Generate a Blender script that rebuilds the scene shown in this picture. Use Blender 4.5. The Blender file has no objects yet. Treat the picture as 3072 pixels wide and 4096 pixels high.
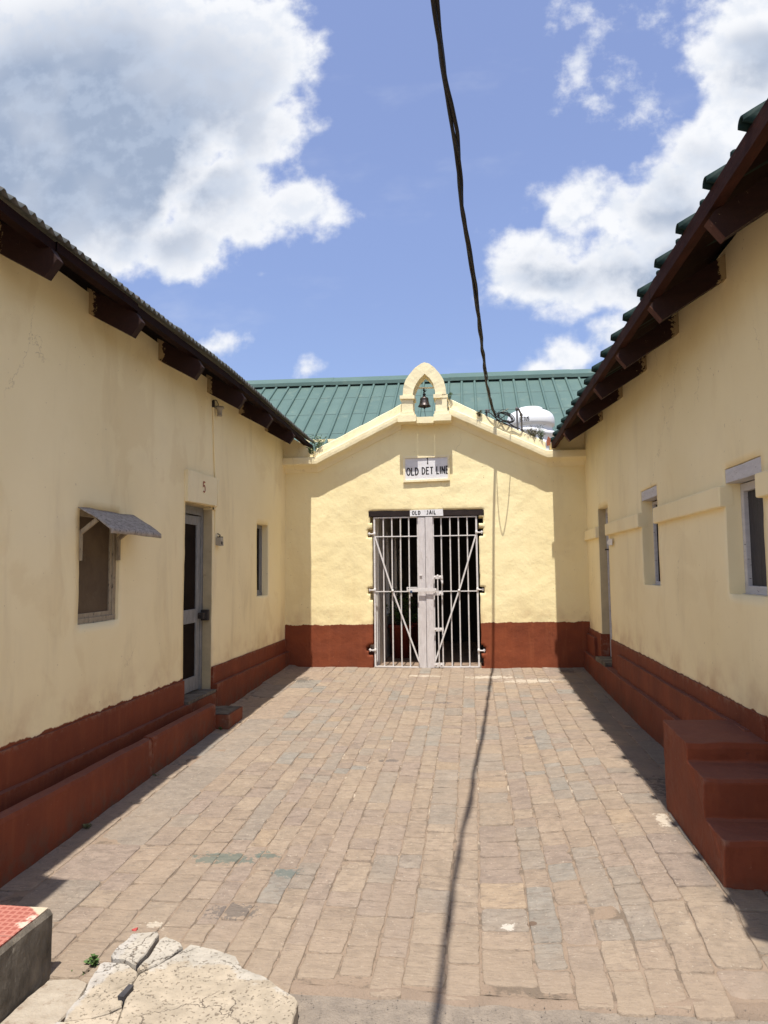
import bpy, bmesh, math, random
from mathutils import Vector, Matrix, noise as mn
random.seed(11)
S = bpy.context.scene
COL = S.collection
rad = math.radians

# ---------------------------------------------------------------- camera
cd = bpy.data.cameras.new('camera')
cd.sensor_fit = 'VERTICAL'; cd.sensor_height = 36.0; cd.sensor_width = 27.0
cd.lens = 2840.0 / 4096.0 * 36.0
cd.clip_start = 0.05; cd.clip_end = 2000
cam = bpy.data.objects.new('camera', cd); COL.objects.link(cam)
yaw, pitch, roll = math.atan(349 / 2840.0), math.atan(.081), -.010
cam.matrix_world = Matrix.Translation((0, 0, 1.6)) @ Matrix.Rotation(yaw, 4, 'Z') @ Matrix.Rotation(math.pi / 2 + pitch, 4, 'X') @ Matrix.Rotation(roll, 4, 'Z')
S.camera = cam
# ---------------------------------------------------------------- exposure and sun
S.view_settings.view_transform = 'Standard'; S.view_settings.look = 'None'
S.view_settings.gamma = 1.0; S.view_settings.use_curve_mapping = False
S.view_settings.exposure = 0.84
S.cycles.max_bounces = 10; S.cycles.diffuse_bounces = 7; S.cycles.glossy_bounces = 3
SUN_EL = math.atan(3.0)
sl = bpy.data.lights.new('sun', 'SUN'); sl.energy = 3.75; sl.angle = rad(.53); sl.color = (1.0, .955, .88)
so = bpy.data.objects.new('sun', sl); COL.objects.link(so); so.rotation_euler = (math.pi / 2 - SUN_EL, 0, 0)

# ---------------------------------------------------------------- node helper
class G:
    def __init__(s, nt): s.nt = nt
    def n(s, t, props=None, **k):
        nd = s.nt.nodes.new('ShaderNode' + t)
        for a, v in (props or {}).items(): setattr(nd, a, v)
        for a, v in k.items():
            key = int(a[1:]) if a[0] == '_' and a[1:].isdigit() else a.replace('_', ' ')
            s.put(nd.inputs[key], v)
        return nd
    def put(s, i, v):
        if isinstance(v, bpy.types.NodeSocket): s.nt.links.new(v, i)
        elif isinstance(v, (tuple, list)) and len(v) == 3 and i.type == 'RGBA': i.default_value = (*v, 1)
        else: i.default_value = v
    def math(s, op, a, b=0.0, c=0.0, clamp=False):
        return s.n('Math', {'operation': op, 'use_clamp': clamp}, _0=a, _1=b, _2=c).outputs[0]
    def vec(s, op, a, b=(0, 0, 0), c=(0, 0, 0)):
        nd = s.n('VectorMath', {'operation': op}, _0=a, _1=b, _2=c)
        return nd.outputs[1] if op in ('LENGTH', 'DISTANCE', 'DOT_PRODUCT') else nd.outputs[0]
    def mix(s, f, a, b, mode='MIX'):
        nd = s.nt.nodes.new('ShaderNodeMixRGB'); nd.blend_type = mode
        s.put(nd.inputs[0], f); s.put(nd.inputs[1], a); s.put(nd.inputs[2], b); return nd.outputs[0]
    def pos(s): return s.n('NewGeometry').outputs['Position']
    def xyz(s, v):
        nd = s.n('SeparateXYZ', _0=v); return nd.outputs
    def scale(s, v, sc): return s.vec('MULTIPLY', v, sc)
    def noise(s, v, scale, detail=4.0, rough=.55, dist=0.0):
        return s.n('TexNoise', Vector=v, Scale=scale, Detail=detail, Roughness=rough, Distortion=dist).outputs[0]
    def ramp(s, f, stops):
        nd = s.n('ValToRGB', Fac=f); el = nd.color_ramp.elements
        while len(el) < len(stops): el.new(.5)
        for e, (p, c) in zip(el, stops):
            e.position = p; e.color = (c, c, c, 1) if isinstance(c, (int, float)) else (*c, 1)
        return nd.outputs[0]
    def ss(s, v, a, b):
        return s.n('MapRange', {'interpolation_type': 'SMOOTHSTEP'}, Value=v, From_Min=a, From_Max=b).outputs[0]
    def bump(s, h, strength=.5, dist=.01, normal=None):
        nd = s.n('Bump', Strength=strength, Distance=dist, Height=h)
        if normal is not None: s.put(nd.inputs['Normal'], normal)
        return nd.outputs[0]

def new_mat(name):
    m = bpy.data.materials.new(name); m.use_nodes = True
    nt = m.node_tree; b = nt.nodes['Principled BSDF']
    b.inputs['Specular IOR Level'].default_value = .25
    return m, G(nt), b

# ---------------------------------------------------------------- world: Nishita sky with cumulus placed by direction
W = bpy.data.worlds.new('World'); S.world = W; W.use_nodes = True
g = G(W.node_tree); bg = W.node_tree.nodes['Background']
sky = g.n('TexSky', {'sky_type': 'NISHITA', 'sun_disc': False, 'sun_elevation': SUN_EL, 'sun_rotation': math.pi,
                     'altitude': 1500, 'air_density': 1.0, 'dust_density': .35, 'ozone_density': 2.0})
SKY_K, CLOUD_K = 1.0, 3.75
d = g.n('TexCoord').outputs['Generated']
dx, dy, dz = g.xyz(d)
yc = g.math('MAXIMUM', dy, .12)
p = g.n('CombineXYZ', _0=g.math('DIVIDE', dx, yc), _1=g.math('DIVIDE', dz, yc), _2=0.0).outputs[0]
wn = g.n('TexNoise', Vector=p, Scale=9.0, Detail=3.0).outputs[1]
pw = g.vec('MULTIPLY_ADD', g.vec('SUBTRACT', wn, (.5, .5, .5)), (.055, .055, 0), p)
BL = [(-0.642, 0.738, 0.318, 0.301), (-0.368, 0.765, 0.164, 0.153), (-0.308, 0.677, 0.093, 0.082), (-0.251, 0.54, 0.079, 0.047), (-0.366, 0.564, 0.122, 0.081), (-0.438, 0.496, 0.102, 0.059), (-0.52, 0.494, 0.082, 0.053), (-0.574, 0.542, 0.113, 0.068), (0.427, 0.726, 0.114, 0.117), (0.418, 0.783, 0.055, 0.042), (0.383, 0.574, 0.102, 0.136), (0.305, 0.479, 0.115, 0.101), (0.148, 0.518, 0.064, 0.056), (0.108, 0.459, 0.078, 0.048), (0.125, 0.403, 0.12, 0.051), (0.252, 0.416, 0.122, 0.067), (0.218, 0.506, 0.05, 0.041), (-0.371, 0.33, 0.046, 0.021), (-0.235, 0.303, 0.026, 0.026), (-0.304, 0.442, 0.018, 0.011), (0.153, 0.300, 0.060, 0.034), (0.200, 0.318, 0.040, 0.034), (0.095, 0.280, 0.055, 0.022)]
WI = [(0.17, 0.796, 0.039, 0.032), (0.16, 0.712, 0.029, 0.05), (0.179, 0.668, 0.032, 0.025), (0.218, 0.692, 0.045, 0.028), (0.262, 0.674, 0.038, 0.042), (0.292, 0.79, 0.05, 0.028)]
SH = [(-0.60, 0.67, 0.34, 0.21), (0.30, 0.40, 0.14, 0.055), (0.288, 0.534, 0.07, 0.06), (0.12, 0.42, 0.07, 0.03), (0.40, 0.70, 0.06, 0.05)]
def field(blobs, v, scaled=True):
    out = None
    for cx, cy, rx, ry in blobs:
        q = g.vec('MULTIPLY_ADD', v, (1 / rx, 1 / ry, 0), (-cx / rx, -cy / ry, 0))
        r = math.sqrt(rx * ry) if scaled else 1.0
        f = g.math('MULTIPLY_ADD', g.vec('LENGTH', q), -r, r)
        out = f if out is None else g.math('SMOOTH_MAX', out, f, .012 if scaled else .2)
    return out
fine = g.noise(p, 13.0, 9.0, .56)
fb = field(BL, pw)
e1 = g.math('ADD', fb, g.math('MULTIPLY_ADD', fine, .15, -.079))
cov = g.ss(e1, -.010, .030)
fw = field(WI, pw)
cov2 = g.math('MULTIPLY', g.ss(g.math('ADD', fw, g.math('MULTIPLY_ADD', g.noise(p, 17.0, 9.0, .62), .20, -.105)), -.012, .05), .8)
veil = g.math('MULTIPLY', g.ss(g.noise(g.scale(p, (1, 2.2, 1)), 3.0, 5.0, .6), .52, .8), .22)
front = g.math('MAXIMUM', g.math('MAXIMUM', cov, cov2), veil)
back = g.ss(g.noise(d, 2.4, 7.0, .55), .46, .62)
cover = g.mix(g.ss(dy, .10, .22), back, front)
sh = g.math('MULTIPLY', g.ss(field(SH, pw, False), -.45, .45), g.ss(e1, .012, .085))
lum = g.noise(pw, 4.2, 3.5, .5)
shade = g.math('MULTIPLY', sh, g.math('MULTIPLY_ADD', g.ss(lum, .70, .34), .50, .62), clamp=True)
lum2 = g.noise(g.vec('ADD', p, (.004, .016, 0)), 13.0, 9.0, .56)
crisp = g.math('MULTIPLY', g.ss(g.math('SUBTRACT', lum2, fine), -.06, .11), .34)
cc = g.mix(shade, (.95, .965, 1.0), (.36, .44, .59))
cc = g.mix(crisp, cc, (.58, .67, .82))
cc = g.vec('SCALE', cc); W.node_tree.nodes[-1].inputs['Scale'].default_value = CLOUD_K
skyc = g.mix(1.0, sky.outputs[0], (1.24, .985, .955), 'MULTIPLY')
skyc = g.mix(1.0, skyc, g.ramp(dz, [(.2, (.58, .64, .67)), (.45, (.85, .88, .90)), (.68, (1, 1, 1))]), 'MULTIPLY')
tot = g.mix(cover, skyc, cc)
g.put(bg.inputs['Color'], tot); bg.inputs['Strength'].default_value = .15

# ---------------------------------------------------------------- geometry helpers
def origin_of(o):
    v = Vector((0, 0, 0))
    while o is not None: v += o.location; o = o.parent
    return v
class MB:
    def __init__(s): s.v = []; s.f = []; s.sm = []
    def add(s, vs, fs, smooth=False):
        b = len(s.v); s.v += [tuple(q) for q in vs]
        s.f += [tuple(b + i for i in f) for f in fs]; s.sm += [smooth] * len(fs); return s
    def hexa(s, q):   # q: 4 bottom then 4 top corners
        return s.add(q, [(3, 2, 1, 0), (4, 5, 6, 7), (0, 1, 5, 4), (1, 2, 6, 5), (2, 3, 7, 6), (3, 0, 4, 7)])
    def box(s, x0, x1, y0, y1, z0, z1):
        return s.hexa([(x0, y0, z0), (x1, y0, z0), (x1, y1, z0), (x0, y1, z0), (x0, y0, z1), (x1, y0, z1), (x1, y1, z1), (x0, y1, z1)])
    def bar(s, a, b, w, h, up=(0, 0, 1)):
        a, b = Vector(a), Vector(b); t = (b - a).normalized(); u = Vector(up)
        r = t.cross(u).normalized(); u = r.cross(t).normalized()
        q = []
        for e in (a, b):
            q += [e - r * w / 2 - u * h / 2, e + r * w / 2 - u * h / 2, e + r * w / 2 + u * h / 2, e - r * w / 2 + u * h / 2]
        return s.add(q, [(0, 1, 2, 3), (7, 6, 5, 4), (0, 4, 5, 1), (1, 5, 6, 2), (2, 6, 7, 3), (3, 7, 4, 0)])
    def tube(s, pts, r, n=10, cap=True):
        pts = [Vector(q) for q in pts]; rr = r if isinstance(r, (list, tuple)) else [r] * len(pts)
        t0 = (pts[1] - pts[0]).normalized(); a = Vector((0, 0, 1)) if abs(t0.z) < .9 else Vector((1, 0, 0))
        vs = []
        for i, q in enumerate(pts):
            t = (pts[min(i + 1, len(pts) - 1)] - pts[max(i - 1, 0)]).normalized()
            a = (a - t * a.dot(t)); a = a.normalized() if a.length > 1e-6 else t.orthogonal().normalized()
            b = t.cross(a)
            vs += [q + (a * math.cos(k * 2 * math.pi / n) + b * math.sin(k * 2 * math.pi / n)) * rr[i] for k in range(n)]
        fs = [(i * n + k, i * n + (k + 1) % n, (i + 1) * n + (k + 1) % n, (i + 1) * n + k) for i in range(len(pts) - 1) for k in range(n)]
        s.add(vs, fs, True)
        if cap: s.add(vs[:n], [tuple(range(n))][::-1]); s.add(vs[-n:], [tuple(range(n))])
        return s
    def lathe(s, c, prof, n=32, closed=True):
        vs = [(c[0] + r * math.cos(k * 2 * math.pi / n), c[1] + r * math.sin(k * 2 * math.pi / n), c[2] + z) for r, z in prof for k in range(n)]
        fs = [(i * n + k, i * n + (k + 1) % n, (i + 1) * n + (k + 1) % n, (i + 1) * n + k) for i in range(len(prof) - 1) for k in range(n)]
        return s.add(vs, fs, True)
    def prism(s, poly, f0, f1):   # poly 2D; f0,f1 map (a,b)->xyz
        n = len(poly); vs = [f0(*q) for q in poly] + [f1(*q) for q in poly]
        s.add(vs, [tuple(range(n))[::-1], tuple(range(n, 2 * n))] + [(i, (i + 1) % n, n + (i + 1) % n, n + i) for i in range(n)]); return s
    def grid(s, us, vs, fn, smooth=True):
        n = len(vs)
        return s.add([fn(u, v) for u in us for v in vs], [(i * n + j, (i + 1) * n + j, (i + 1) * n + j + 1, i * n + j + 1) for i in range(len(us) - 1) for j in range(n - 1)], smooth)
    def build(s, name, mat, parent=None, bevel=0, segs=2, jitter=0, label=None, rough=0, cut=0):
        o0 = origin_of(parent)
        me = bpy.data.meshes.new(name); me.from_pydata([Vector(v) - o0 for v in s.v], [], s.f)
        me.polygons.foreach_set('use_smooth', s.sm)
        bm = bmesh.new(); bm.from_mesh(me)
        if jitter or rough or cut or bevel:
            bmesh.ops.remove_doubles(bm, verts=bm.verts, dist=1e-5)
        bmesh.ops.recalc_face_normals(bm, faces=bm.faces)
        if bevel:
            try: bmesh.ops.bevel(bm, geom=[e for e in bm.edges if len(e.link_faces) == 2 and e.calc_face_angle(0) > .5], offset=bevel, segments=segs, affect='EDGES', clamp_overlap=True, profile=.6)
            except Exception: pass
        if cut:      # subdivide long edges to about `cut` metres so that rough edges read as hand made
            for _ in range(7):
                es = [e for e in bm.edges if e.calc_length() > cut * 1.5]
                if not es: break
                bmesh.ops.subdivide_edges(bm, edges=es, cuts=1, use_grid_fill=True)
            bmesh.ops.triangulate(bm, faces=[f for f in bm.faces if len(f.verts) > 4])
        if rough:
            for v in bm.verts:
                w = v.co + o0
                v.co += (mn.noise_vector(w * 4.1) * .6 + mn.noise_vector(w * 13.0) * .3 + mn.noise_vector(w * 37.0) * .18) * rough
        bm.to_mesh(me); bm.free()
        o = bpy.data.objects.new(name, me); COL.objects.link(o)
        if mat: me.materials.append(mat)
        if parent: o.parent = parent
        if label: o['label'] = label
        return o
def root(name, loc, label, cat, group=None):
    o = bpy.data.objects.new(name, None); COL.objects.link(o); o.location = loc; o.empty_display_size = .1
    o['label'] = label; o['category'] = cat
    if group: o['group'] = group
    return o
def tag(o, label, cat, group=None, kind=None):
    o['label'] = label
    if cat: o['category'] = cat
    if group: o['group'] = group
    if kind: o['kind'] = kind
    return o
def struct(o, label=None):
    o['kind'] = 'structure'
    if label: o['label'] = label
    return o
def fr(a, b, step):
    n = max(1, int(round((b - a) / step))); return [a + (b - a) * i / n for i in range(n + 1)]
def rnd(a, b): return random.uniform(a, b)
def gz(x, y):
    z = .0375 * max(-4.0, min(9.3, y))
    if x > 0 and y > 2.6:      # the paving is tilted up towards the right wall
        T = [(2.6, 0.0), (3.2, .105), (4.3, .10), (5.5, .082), (6.3, .048), (7.5, .026), (9.0, .014), (99, .014)]
        for (a, b), (c, d_) in zip(T, T[1:]):
            if a <= y <= c: e = b + (d_ - b) * (y - a) / (c - a)
        t = min(1.0, x / 1.05); z += e * t * t * (3 - 2 * t)
    if x < -2.3 and y > 6.2: z += .02
    return z
Vn = lambda x, y, z=0: mn.noise(Vector((x, y, z)))

# ---------------------------------------------------------------- materials
def plaster(name, z0, slope=0.0, base=(.76, .62, .37), streak=.5, rough_bump=.35, dado=True, big=.5):
    m, g, b = new_mat(name); P = g.pos(); x, y, z = g.xyz(P)
    c = g.mix(g.ramp(g.noise(P, .9, 5, .6), [(.3, 0.0), (.7, 1.0)]), base, tuple(q * k for q, k in zip(base, (.92, .90, .85))))
    st = g.noise(g.scale(P, (3.0, 3.0, .7)), 1.0, 6, .6, .4)
    c = g.mix(g.math('MULTIPLY', g.ss(st, .52, .75), .42 * streak), c, (.40, .30, .16))
    pt = g.noise(g.scale(P, (1.3, 1.3, 1.0)), 1.4, 6, .55, .6)
    c = g.mix(g.math('MULTIPLY', g.ss(pt, .55, .62), .30 * streak), c, (.62, .44, .19))
    c = g.mix(g.math('MULTIPLY', g.ss(g.noise(P, 2.2, 3), .58, .72), .20), c, (.80, .68, .42))
    sp = g.noise(P, 38, 2, .5)
    c = g.mix(g.math('MULTIPLY', g.ss(sp, .735, .77), .5), c, (.30, .2, .1))
    wd = g.n('TexNoise', Vector=P, Scale=3.0, Detail=6.0, Roughness=.65).outputs[1]
    vo = g.n('TexVoronoi', {'feature': 'DISTANCE_TO_EDGE'}, Vector=g.vec('MULTIPLY_ADD', g.vec('SUBTRACT', wd, (.5, .5, .5)), (.5, .5, .5), g.scale(P, (1, 1, .6))), Scale=.9).outputs[0]
    ck = g.math('MULTIPLY', g.ss(vo, .0030, .0008), g.ss(g.noise(P, .8, 3), .54, .62))
    c = g.mix(g.math('MULTIPLY', ck, .38), c, (.26, .18, .10))
    n1 = g.noise(P, 22, 5, .6); n2 = g.noise(P, 4.0, 3, .5); n3 = g.noise(P, 120, 2, .5)
    h = g.math('ADD', g.math('MULTIPLY', n1, .45), g.math('ADD', g.math('MULTIPLY', n2, big), g.math('MULTIPLY', n3, .12)))
    if dado:
        ln = g.math('ADD', z, g.math('MULTIPLY', x, -slope))
        ln = g.math('ADD', ln, g.math('MULTIPLY_ADD', g.noise(g.scale(P, (1, 1, .25)), 9.0, 5, .65), .065, -.0325))
        mk = g.ss(ln, z0 + .004, z0 - .004)
        # dusty splash zone right above the dado
        du = g.math('MULTIPLY', g.ss(ln, z0 + .30, z0), g.ss(g.noise(P, 5, 5), .35, .8))
        c = g.mix(g.math('MULTIPLY', du, .45), c, (.42, .20, .09))
        rc = red_colour(g, P)
        c = g.mix(mk, c, rc)
    g.put(b.inputs['Base Color'], c); b.inputs['Roughness'].default_value = .88
    g.put(b.inputs['Normal'], g.bump(h, rough_bump, .012)); return m
def red_colour(g, P):
    a = g.mix(g.ramp(g.noise(P, 3.0, 6, .6), [(.3, 0.0), (.7, 1.0)]), (.235, .060, .024), (.160, .042, .020))
    a = g.mix(g.math('MULTIPLY', g.ss(g.noise(g.scale(P, (14, 14, 1.2)), 1.0, 4, .6), .5, .8), .5), a, (.28, .085, .035))
    a = g.mix(g.math('MULTIPLY', g.ss(g.noise(P, 17, 6, .7), .62, .78), .6), a, (.075, .035, .025))
    return g.mix(g.math('MULTIPLY', g.ss(g.noise(P, 60, 3, .6), .70, .76), .55), a, (.42, .25, .17))
def y_(g, P): return g.xyz(P)[1]
def z_(g, P): return g.xyz(P)[2]
def shaded_red_paint(name):
    m, g, b = new_mat(name); P = g.pos()
    c = g.mix(1.0, red_colour(g, P), (.86, .80, .80), 'MULTIPLY')  # dado red dimmed in colour to deepen the shade on plinths and steps
    gd = g.math('SUBTRACT', z_(g, P), g.math('MULTIPLY', y_(g, P), .0375))
    md = g.math('MULTIPLY', g.ss(gd, .22, .02), g.ss(g.noise(P, 11, 6, .68), .40, .66))
    c = g.mix(g.math('MULTIPLY', md, .7), c, (.10, .066, .045))
    pn = g.n('NewGeometry').outputs['Pointiness']
    c = g.mix(g.math('MULTIPLY', g.math('MULTIPLY', g.ss(pn, .54, .60), g.ss(g.noise(P, 17, 5, .7), .46, .60)), .7), c, (.24, .125, .085))
    up = g.xyz(g.n('NewGeometry').outputs['Normal'])[2]
    c = g.mix(g.math('MULTIPLY', g.ss(up, .5, .95), .5), c, (.155, .075, .058))   # worn, dusty treads
    g.put(b.inputs['Base Color'], c); b.inputs['Roughness'].default_value = .8
    h = g.math('ADD', g.math('MULTIPLY', g.noise(P, 28, 5, .6), .5), g.math('MULTIPLY', g.noise(P, 6, 3), .6))
    g.put(b.inputs['Normal'], g.bump(h, .45, .012)); return m
def varied(name, c1, c2, scale=8.0, rough=.7, bump=.3, bdist=.006, spec=.25, c3=None, t3=(.6, .75), stretch=(1, 1, 1), metal=0.0, bscale=30):
    m, g, b = new_mat(name); P = g.scale(g.pos(), stretch)
    c = g.mix(g.ramp(g.noise(P, scale, 6, .62), [(.32, 0.0), (.68, 1.0)]), c1, c2)
    if c3: c = g.mix(g.ss(g.noise(P, scale * 2.3, 6, .65), *t3), c, c3)
    g.put(b.inputs['Base Color'], c); b.inputs['Roughness'].default_value = rough
    b.inputs['Specular IOR Level'].default_value = spec; b.inputs['Metallic'].default_value = metal
    g.put(b.inputs['Normal'], g.bump(g.noise(P, bscale, 5, .6), bump, bdist)); return m

M = {}
M['front'] = plaster('front_wall_plaster', .913, .0114, base=(.92, .80, .475), streak=.35, rough_bump=.75, big=.7)
M['trim'] = plaster('trim_plaster', 0, base=(.89, .79, .52), streak=.5, rough_bump=.6, dado=False)
M['left'] = plaster('left_wall_plaster', .695, base=(.93, .805, .50), streak=.55, rough_bump=.25)
M['right'] = plaster('right_wall_plaster', .85, base=(.93, .805, .50), streak=.35, rough_bump=.2)
M['reveal'] = varied('old_reveal_plaster', (.50, .41, .25), (.38, .32, .20), 6, .9, .4, c3=(.30, .24, .15))
M['red'] = shaded_red_paint('shaded_red_oxide_paint')
M['wood'] = varied('dark_brown_timber', (.020, .007, .005), (.011, .0045, .0035), 7, .8, .5, spec=.08, stretch=(1, 1, 4), c3=(.10, .055, .035), t3=(.66, .8))
M['woodred'] = varied('red_brown_timber', (.050, .017, .011), (.028, .010, .007), 7, .8, .5, spec=.08, stretch=(4, 1, 4), c3=(.085, .04, .026), t3=(.62, .8))
M['endgrain'] = varied('rafter_end_grain', (.10, .050, .038), (.07, .032, .025), 20, .85, .5, spec=.08, c3=(.15, .09, .07))
M['lintel'] = varied('black_timber', (.022, .012, .010), (.012, .007, .006), 9, .7, .6, stretch=(1, 4, 6), c3=(.06, .04, .03))
m, g, b = new_mat('rafter_timber'); P = g.pos(); x, y, z = g.xyz(P)
c = g.mix(g.noise(g.scale(P, (1, 1, 4)), 8, 6, .6), (.034, .012, .009), (.014, .006, .005))
c = g.mix(g.math('MULTIPLY', g.ss(g.noise(g.scale(P, (3, 3, 1)), 14, 6, .7), .66, .72), .7), c, (.13, .085, .06))
near = g.ss(g.math('ABSOLUTE', g.math('ADD', g.math('ABSOLUTE', g.math('ADD', x, .504)), -1.944)), .085, .005)
c = g.mix(g.ss(g.math('ADD', g.noise(P, 30, 6, .7), g.math('MULTIPLY', near, .30)), .66, .72), c, (.36, .27, .14))
g.put(b.inputs['Base Color'], c); b.inputs['Roughness'].default_value = .75
g.put(b.inputs['Normal'], g.bump(g.noise(P, 30, 5, .6), .5, .006)); M['rafter'] = m
M['greywood'] = varied('weathered_grey_paint', (.27, .27, .26), (.18, .178, .17), 9, .8, .5, stretch=(4, 4, 1), c3=(.10, .085, .07), t3=(.6, .72))
M['palewood'] = varied('peeling_cream_timber', (.38, .32, .22), (.28, .23, .16), 12, .85, .6, stretch=(3, 3, 1), c3=(.08, .06, .05), t3=(.56, .68))
M['whitewood'] = varied('flaking_white_timber', (.60, .585, .57), (.50, .48, .47), 8, .8, .6, c3=(.12, .10, .09), t3=(.62, .70), stretch=(1, 1, 4))
M['white'] = varied('chalky_white_metal_paint', (.72, .69, .67), (.60, .565, .545), 30, .6, .7, .003, c3=(.28, .17, .12), t3=(.62, .72), bscale=160)
M['postwhite'] = varied('old_white_painted_timber', (.68, .64, .63), (.56, .52, .51), 9, .7, .9, .006, c3=(.35, .31, .29), t3=(.60, .74), stretch=(4, 4, 1), bscale=55)
M['glass_dark'] = varied('dark_pane', (.009, .006, .005), (.016, .010, .008), 5, .7, .15, spec=.04)
M['board'] = varied('dusty_brown_board', (.125, .088, .052), (.075, .05, .03), 3.5, .8, .25, c3=(.17, .13, .085), t3=(.58, .8))
M['shutter'] = varied('dark_grey_shutter', (.060, .056, .058), (.035, .033, .036), 8, .6, .4, stretch=(6, 6, 1), c3=(.10, .095, .09))
M['zinc'] = varied('weathered_zinc', (.44, .395, .345), (.26, .23, .20), 16, .8, .9, c3=(.10, .09, .08), t3=(.52, .68), stretch=(3, 1, 1))
M['corr'] = varied('corrugated_iron', (.17, .185, .17), (.10, .10, .09), 3, .6, .3, c3=(.17, .11, .08), t3=(.6, .78))
M['green'] = varied('green_roof_paint', (.086, .142, .124), (.068, .118, .106), 1.6, .55, .25, spec=.3, c3=(.13, .175, .14), t3=(.54, .80))
M['greendark'] = varied('dark_green_tile', (.012, .029, .025), (.008, .020, .018), 5, .7, .4, spec=.12)
M['bell'] = varied('tarnished_bronze', (.10, .085, .08), (.05, .042, .04), 16, .42, .4, metal=.8, spec=.5)
M['iron'] = varied('dark_iron', (.05, .042, .038), (.03, .025, .022), 20, .6, .4)
M['plasticwhite'] = varied('white_plastic', (.78, .79, .80), (.70, .715, .73), 3, .4, .05, spec=.4)
M['cable'] = varied('black_cable_rubber', (.016, .015, .015), (.028, .025, .024), 14, .6, .3)
M['cablebrown'] = varied('faded_brown_cable', (.075, .058, .045), (.045, .036, .03), 14, .65, .3)
M['greypipe'] = varied('grey_pipe', (.14, .13, .13), (.09, .085, .085), 14, .5, .2)
M['black'] = varied('black_lettering_paint', (.018, .017, .018), (.03, .028, .028), 40, .7, .3)
M['redletter'] = varied('red_lettering_paint', (.34, .075, .04), (.27, .06, .035), 40, .7, .3)
M['signwhite'] = varied('sign_white_paint', (.76, .75, .75), (.66, .65, .655), 9, .75, .5, c3=(.36, .35, .345), t3=(.63, .72), bscale=60)
M['paper'] = varied('white_paper', (.74, .72, .69), (.68, .66, .63), 9, .8, .1)
M['dirt'] = varied('sandy_dirt', (.27, .20, .145), (.20, .15, .11), 6, .95, .9, .012, c3=(.15, .115, .085), t3=(.62, .74), bscale=70)
M['asphalt'] = varied('worn_asphalt', (.285, .235, .185), (.195, .162, .130), 16, .95, 1.0, .012, c3=(.42, .37, .31), t3=(.68, .76), bscale=90)
M['ground'] = varied('dry_earth', (.28, .21, .14), (.20, .15, .10), .6, .95, .6)
M['concrete'] = varied('pitted_concrete', (.40, .345, .27), (.29, .235, .175), 9, .92, .9, .008, c3=(.24, .18, .13), t3=(.56, .68), bscale=60)
M['skim'] = varied('grey_white_render', (.52, .51, .48), (.44, .42, .385), 9, .9, .6, .006, c3=(.50, .42, .31), t3=(.56, .64))
M['grime'] = varied('grimy_cement', (.20, .17, .13), (.06, .05, .038), 9, .92, .9, .012, c3=(.28, .245, .19), t3=(.62, .74), stretch=(1, 1, .6))
M['leaf'] = varied('leaf_green', (.055, .11, .025), (.09, .145, .04), 20, .6, .2)
M['leafdry'] = varied('dry_leaf', (.16, .14, .06), (.09, .10, .04), 20, .7, .2)
M['stem'] = varied('stem_brown', (.10, .085, .05), (.06, .05, .03), 20, .8, .2)
M['terra'] = varied('terracotta', (.36, .12, .06), (.28, .09, .05), 14, .8, .3)
M['potred'] = varied('red_pot', (.20, .035, .02), (.15, .028, .018), 8, .7, .2)
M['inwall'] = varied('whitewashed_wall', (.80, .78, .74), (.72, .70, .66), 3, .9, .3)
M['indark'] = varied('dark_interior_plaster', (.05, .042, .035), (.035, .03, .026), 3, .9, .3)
M['infloor'] = varied('interior_floor', (.30, .21, .15), (.20, .145, .105), 5, .85, .5, c3=(.12, .09, .07))
M['bluemetal'] = varied('blue_painted_metal', (.04, .07, .14), (.03, .05, .10), 20, .4, .2)
M['socket'] = varied('aged_plastic', (.42, .38, .30), (.30, .26, .20), 14, .5, .2)
M['redscrap'] = varied('red_scrap', (.38, .05, .04), (.30, .04, .035), 14, .6, .2)

# red dot-relief tile
m, g, b = new_mat('red_relief_tile'); P = g.pos(); x, y, z = g.xyz(P)
fx = g.math('PINGPONG', x, .014); fy = g.math('PINGPONG', y, .014)
dots = g.math('MULTIPLY', g.ss(fx, .004, .006), g.ss(fy, .004, .006))
tx = g.math('PINGPONG', g.math('ADD', x, .02), .15); ty = g.math('PINGPONG', y, .15)
grout = g.math('MINIMUM', g.ss(tx, .002, .004), g.ss(ty, .002, .004))
c = g.mix(dots, (.38, .150, .112), (.28, .085, .062))
c = g.mix(grout, (.25, .12, .09), c)
wear = g.noise(P, 7, 6, .6)
c = g.mix(g.ss(wear, .60, .66), c, (.58, .42, .33))
edge = g.math('ADD', g.math('MULTIPLY', g.math('ADD', x, 1.61), .55), g.math('SUBTRACT', y, 2.53))
c = g.mix(g.ss(g.math('MULTIPLY_ADD', wear, .06, edge), .055, .065), c, (.47, .39, .28))
g.put(b.inputs['Base Color'], c); b.inputs['Roughness'].default_value = .75
g.put(b.inputs['Normal'], g.bump(dots, .5, .003)); M['tile'] = m

# paving stone material (each stone carries its own colour attribute)
m, g, b = new_mat('paving_stone'); P = g.pos(); x, y, z = g.xyz(P)
at = g.n('Attribute', {'attribute_name': 'stone'}).outputs['Color']
n1 = g.noise(P, 9, 7, .65); n2 = g.noise(P, 46, 5, .62); lay = g.noise(g.scale(P, (3, 11, 3)), 4.0, 6, .62)
n4 = g.noise(P, 19, 6, .65)
c = g.mix(.40, at, g.mix(n1, (.185, .132, .098), (.36, .285, .212)), 'MIX')
c = g.mix(1.0, c, g.ramp(n4, [(.30, .80), (.5, 1.0), (.70, 1.17)]), 'MULTIPLY')
c = g.mix(g.math('MULTIPLY', g.ss(lay, .54, .62), .42), c, (.185, .14, .11))
fl = g.noise(g.scale(P, (5, 22, 5)), 2.6, 7, .68)
c = g.mix(g.math('MULTIPLY', g.ss(fl, .585, .635), .42), c, (.135, .10, .08))
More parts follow.
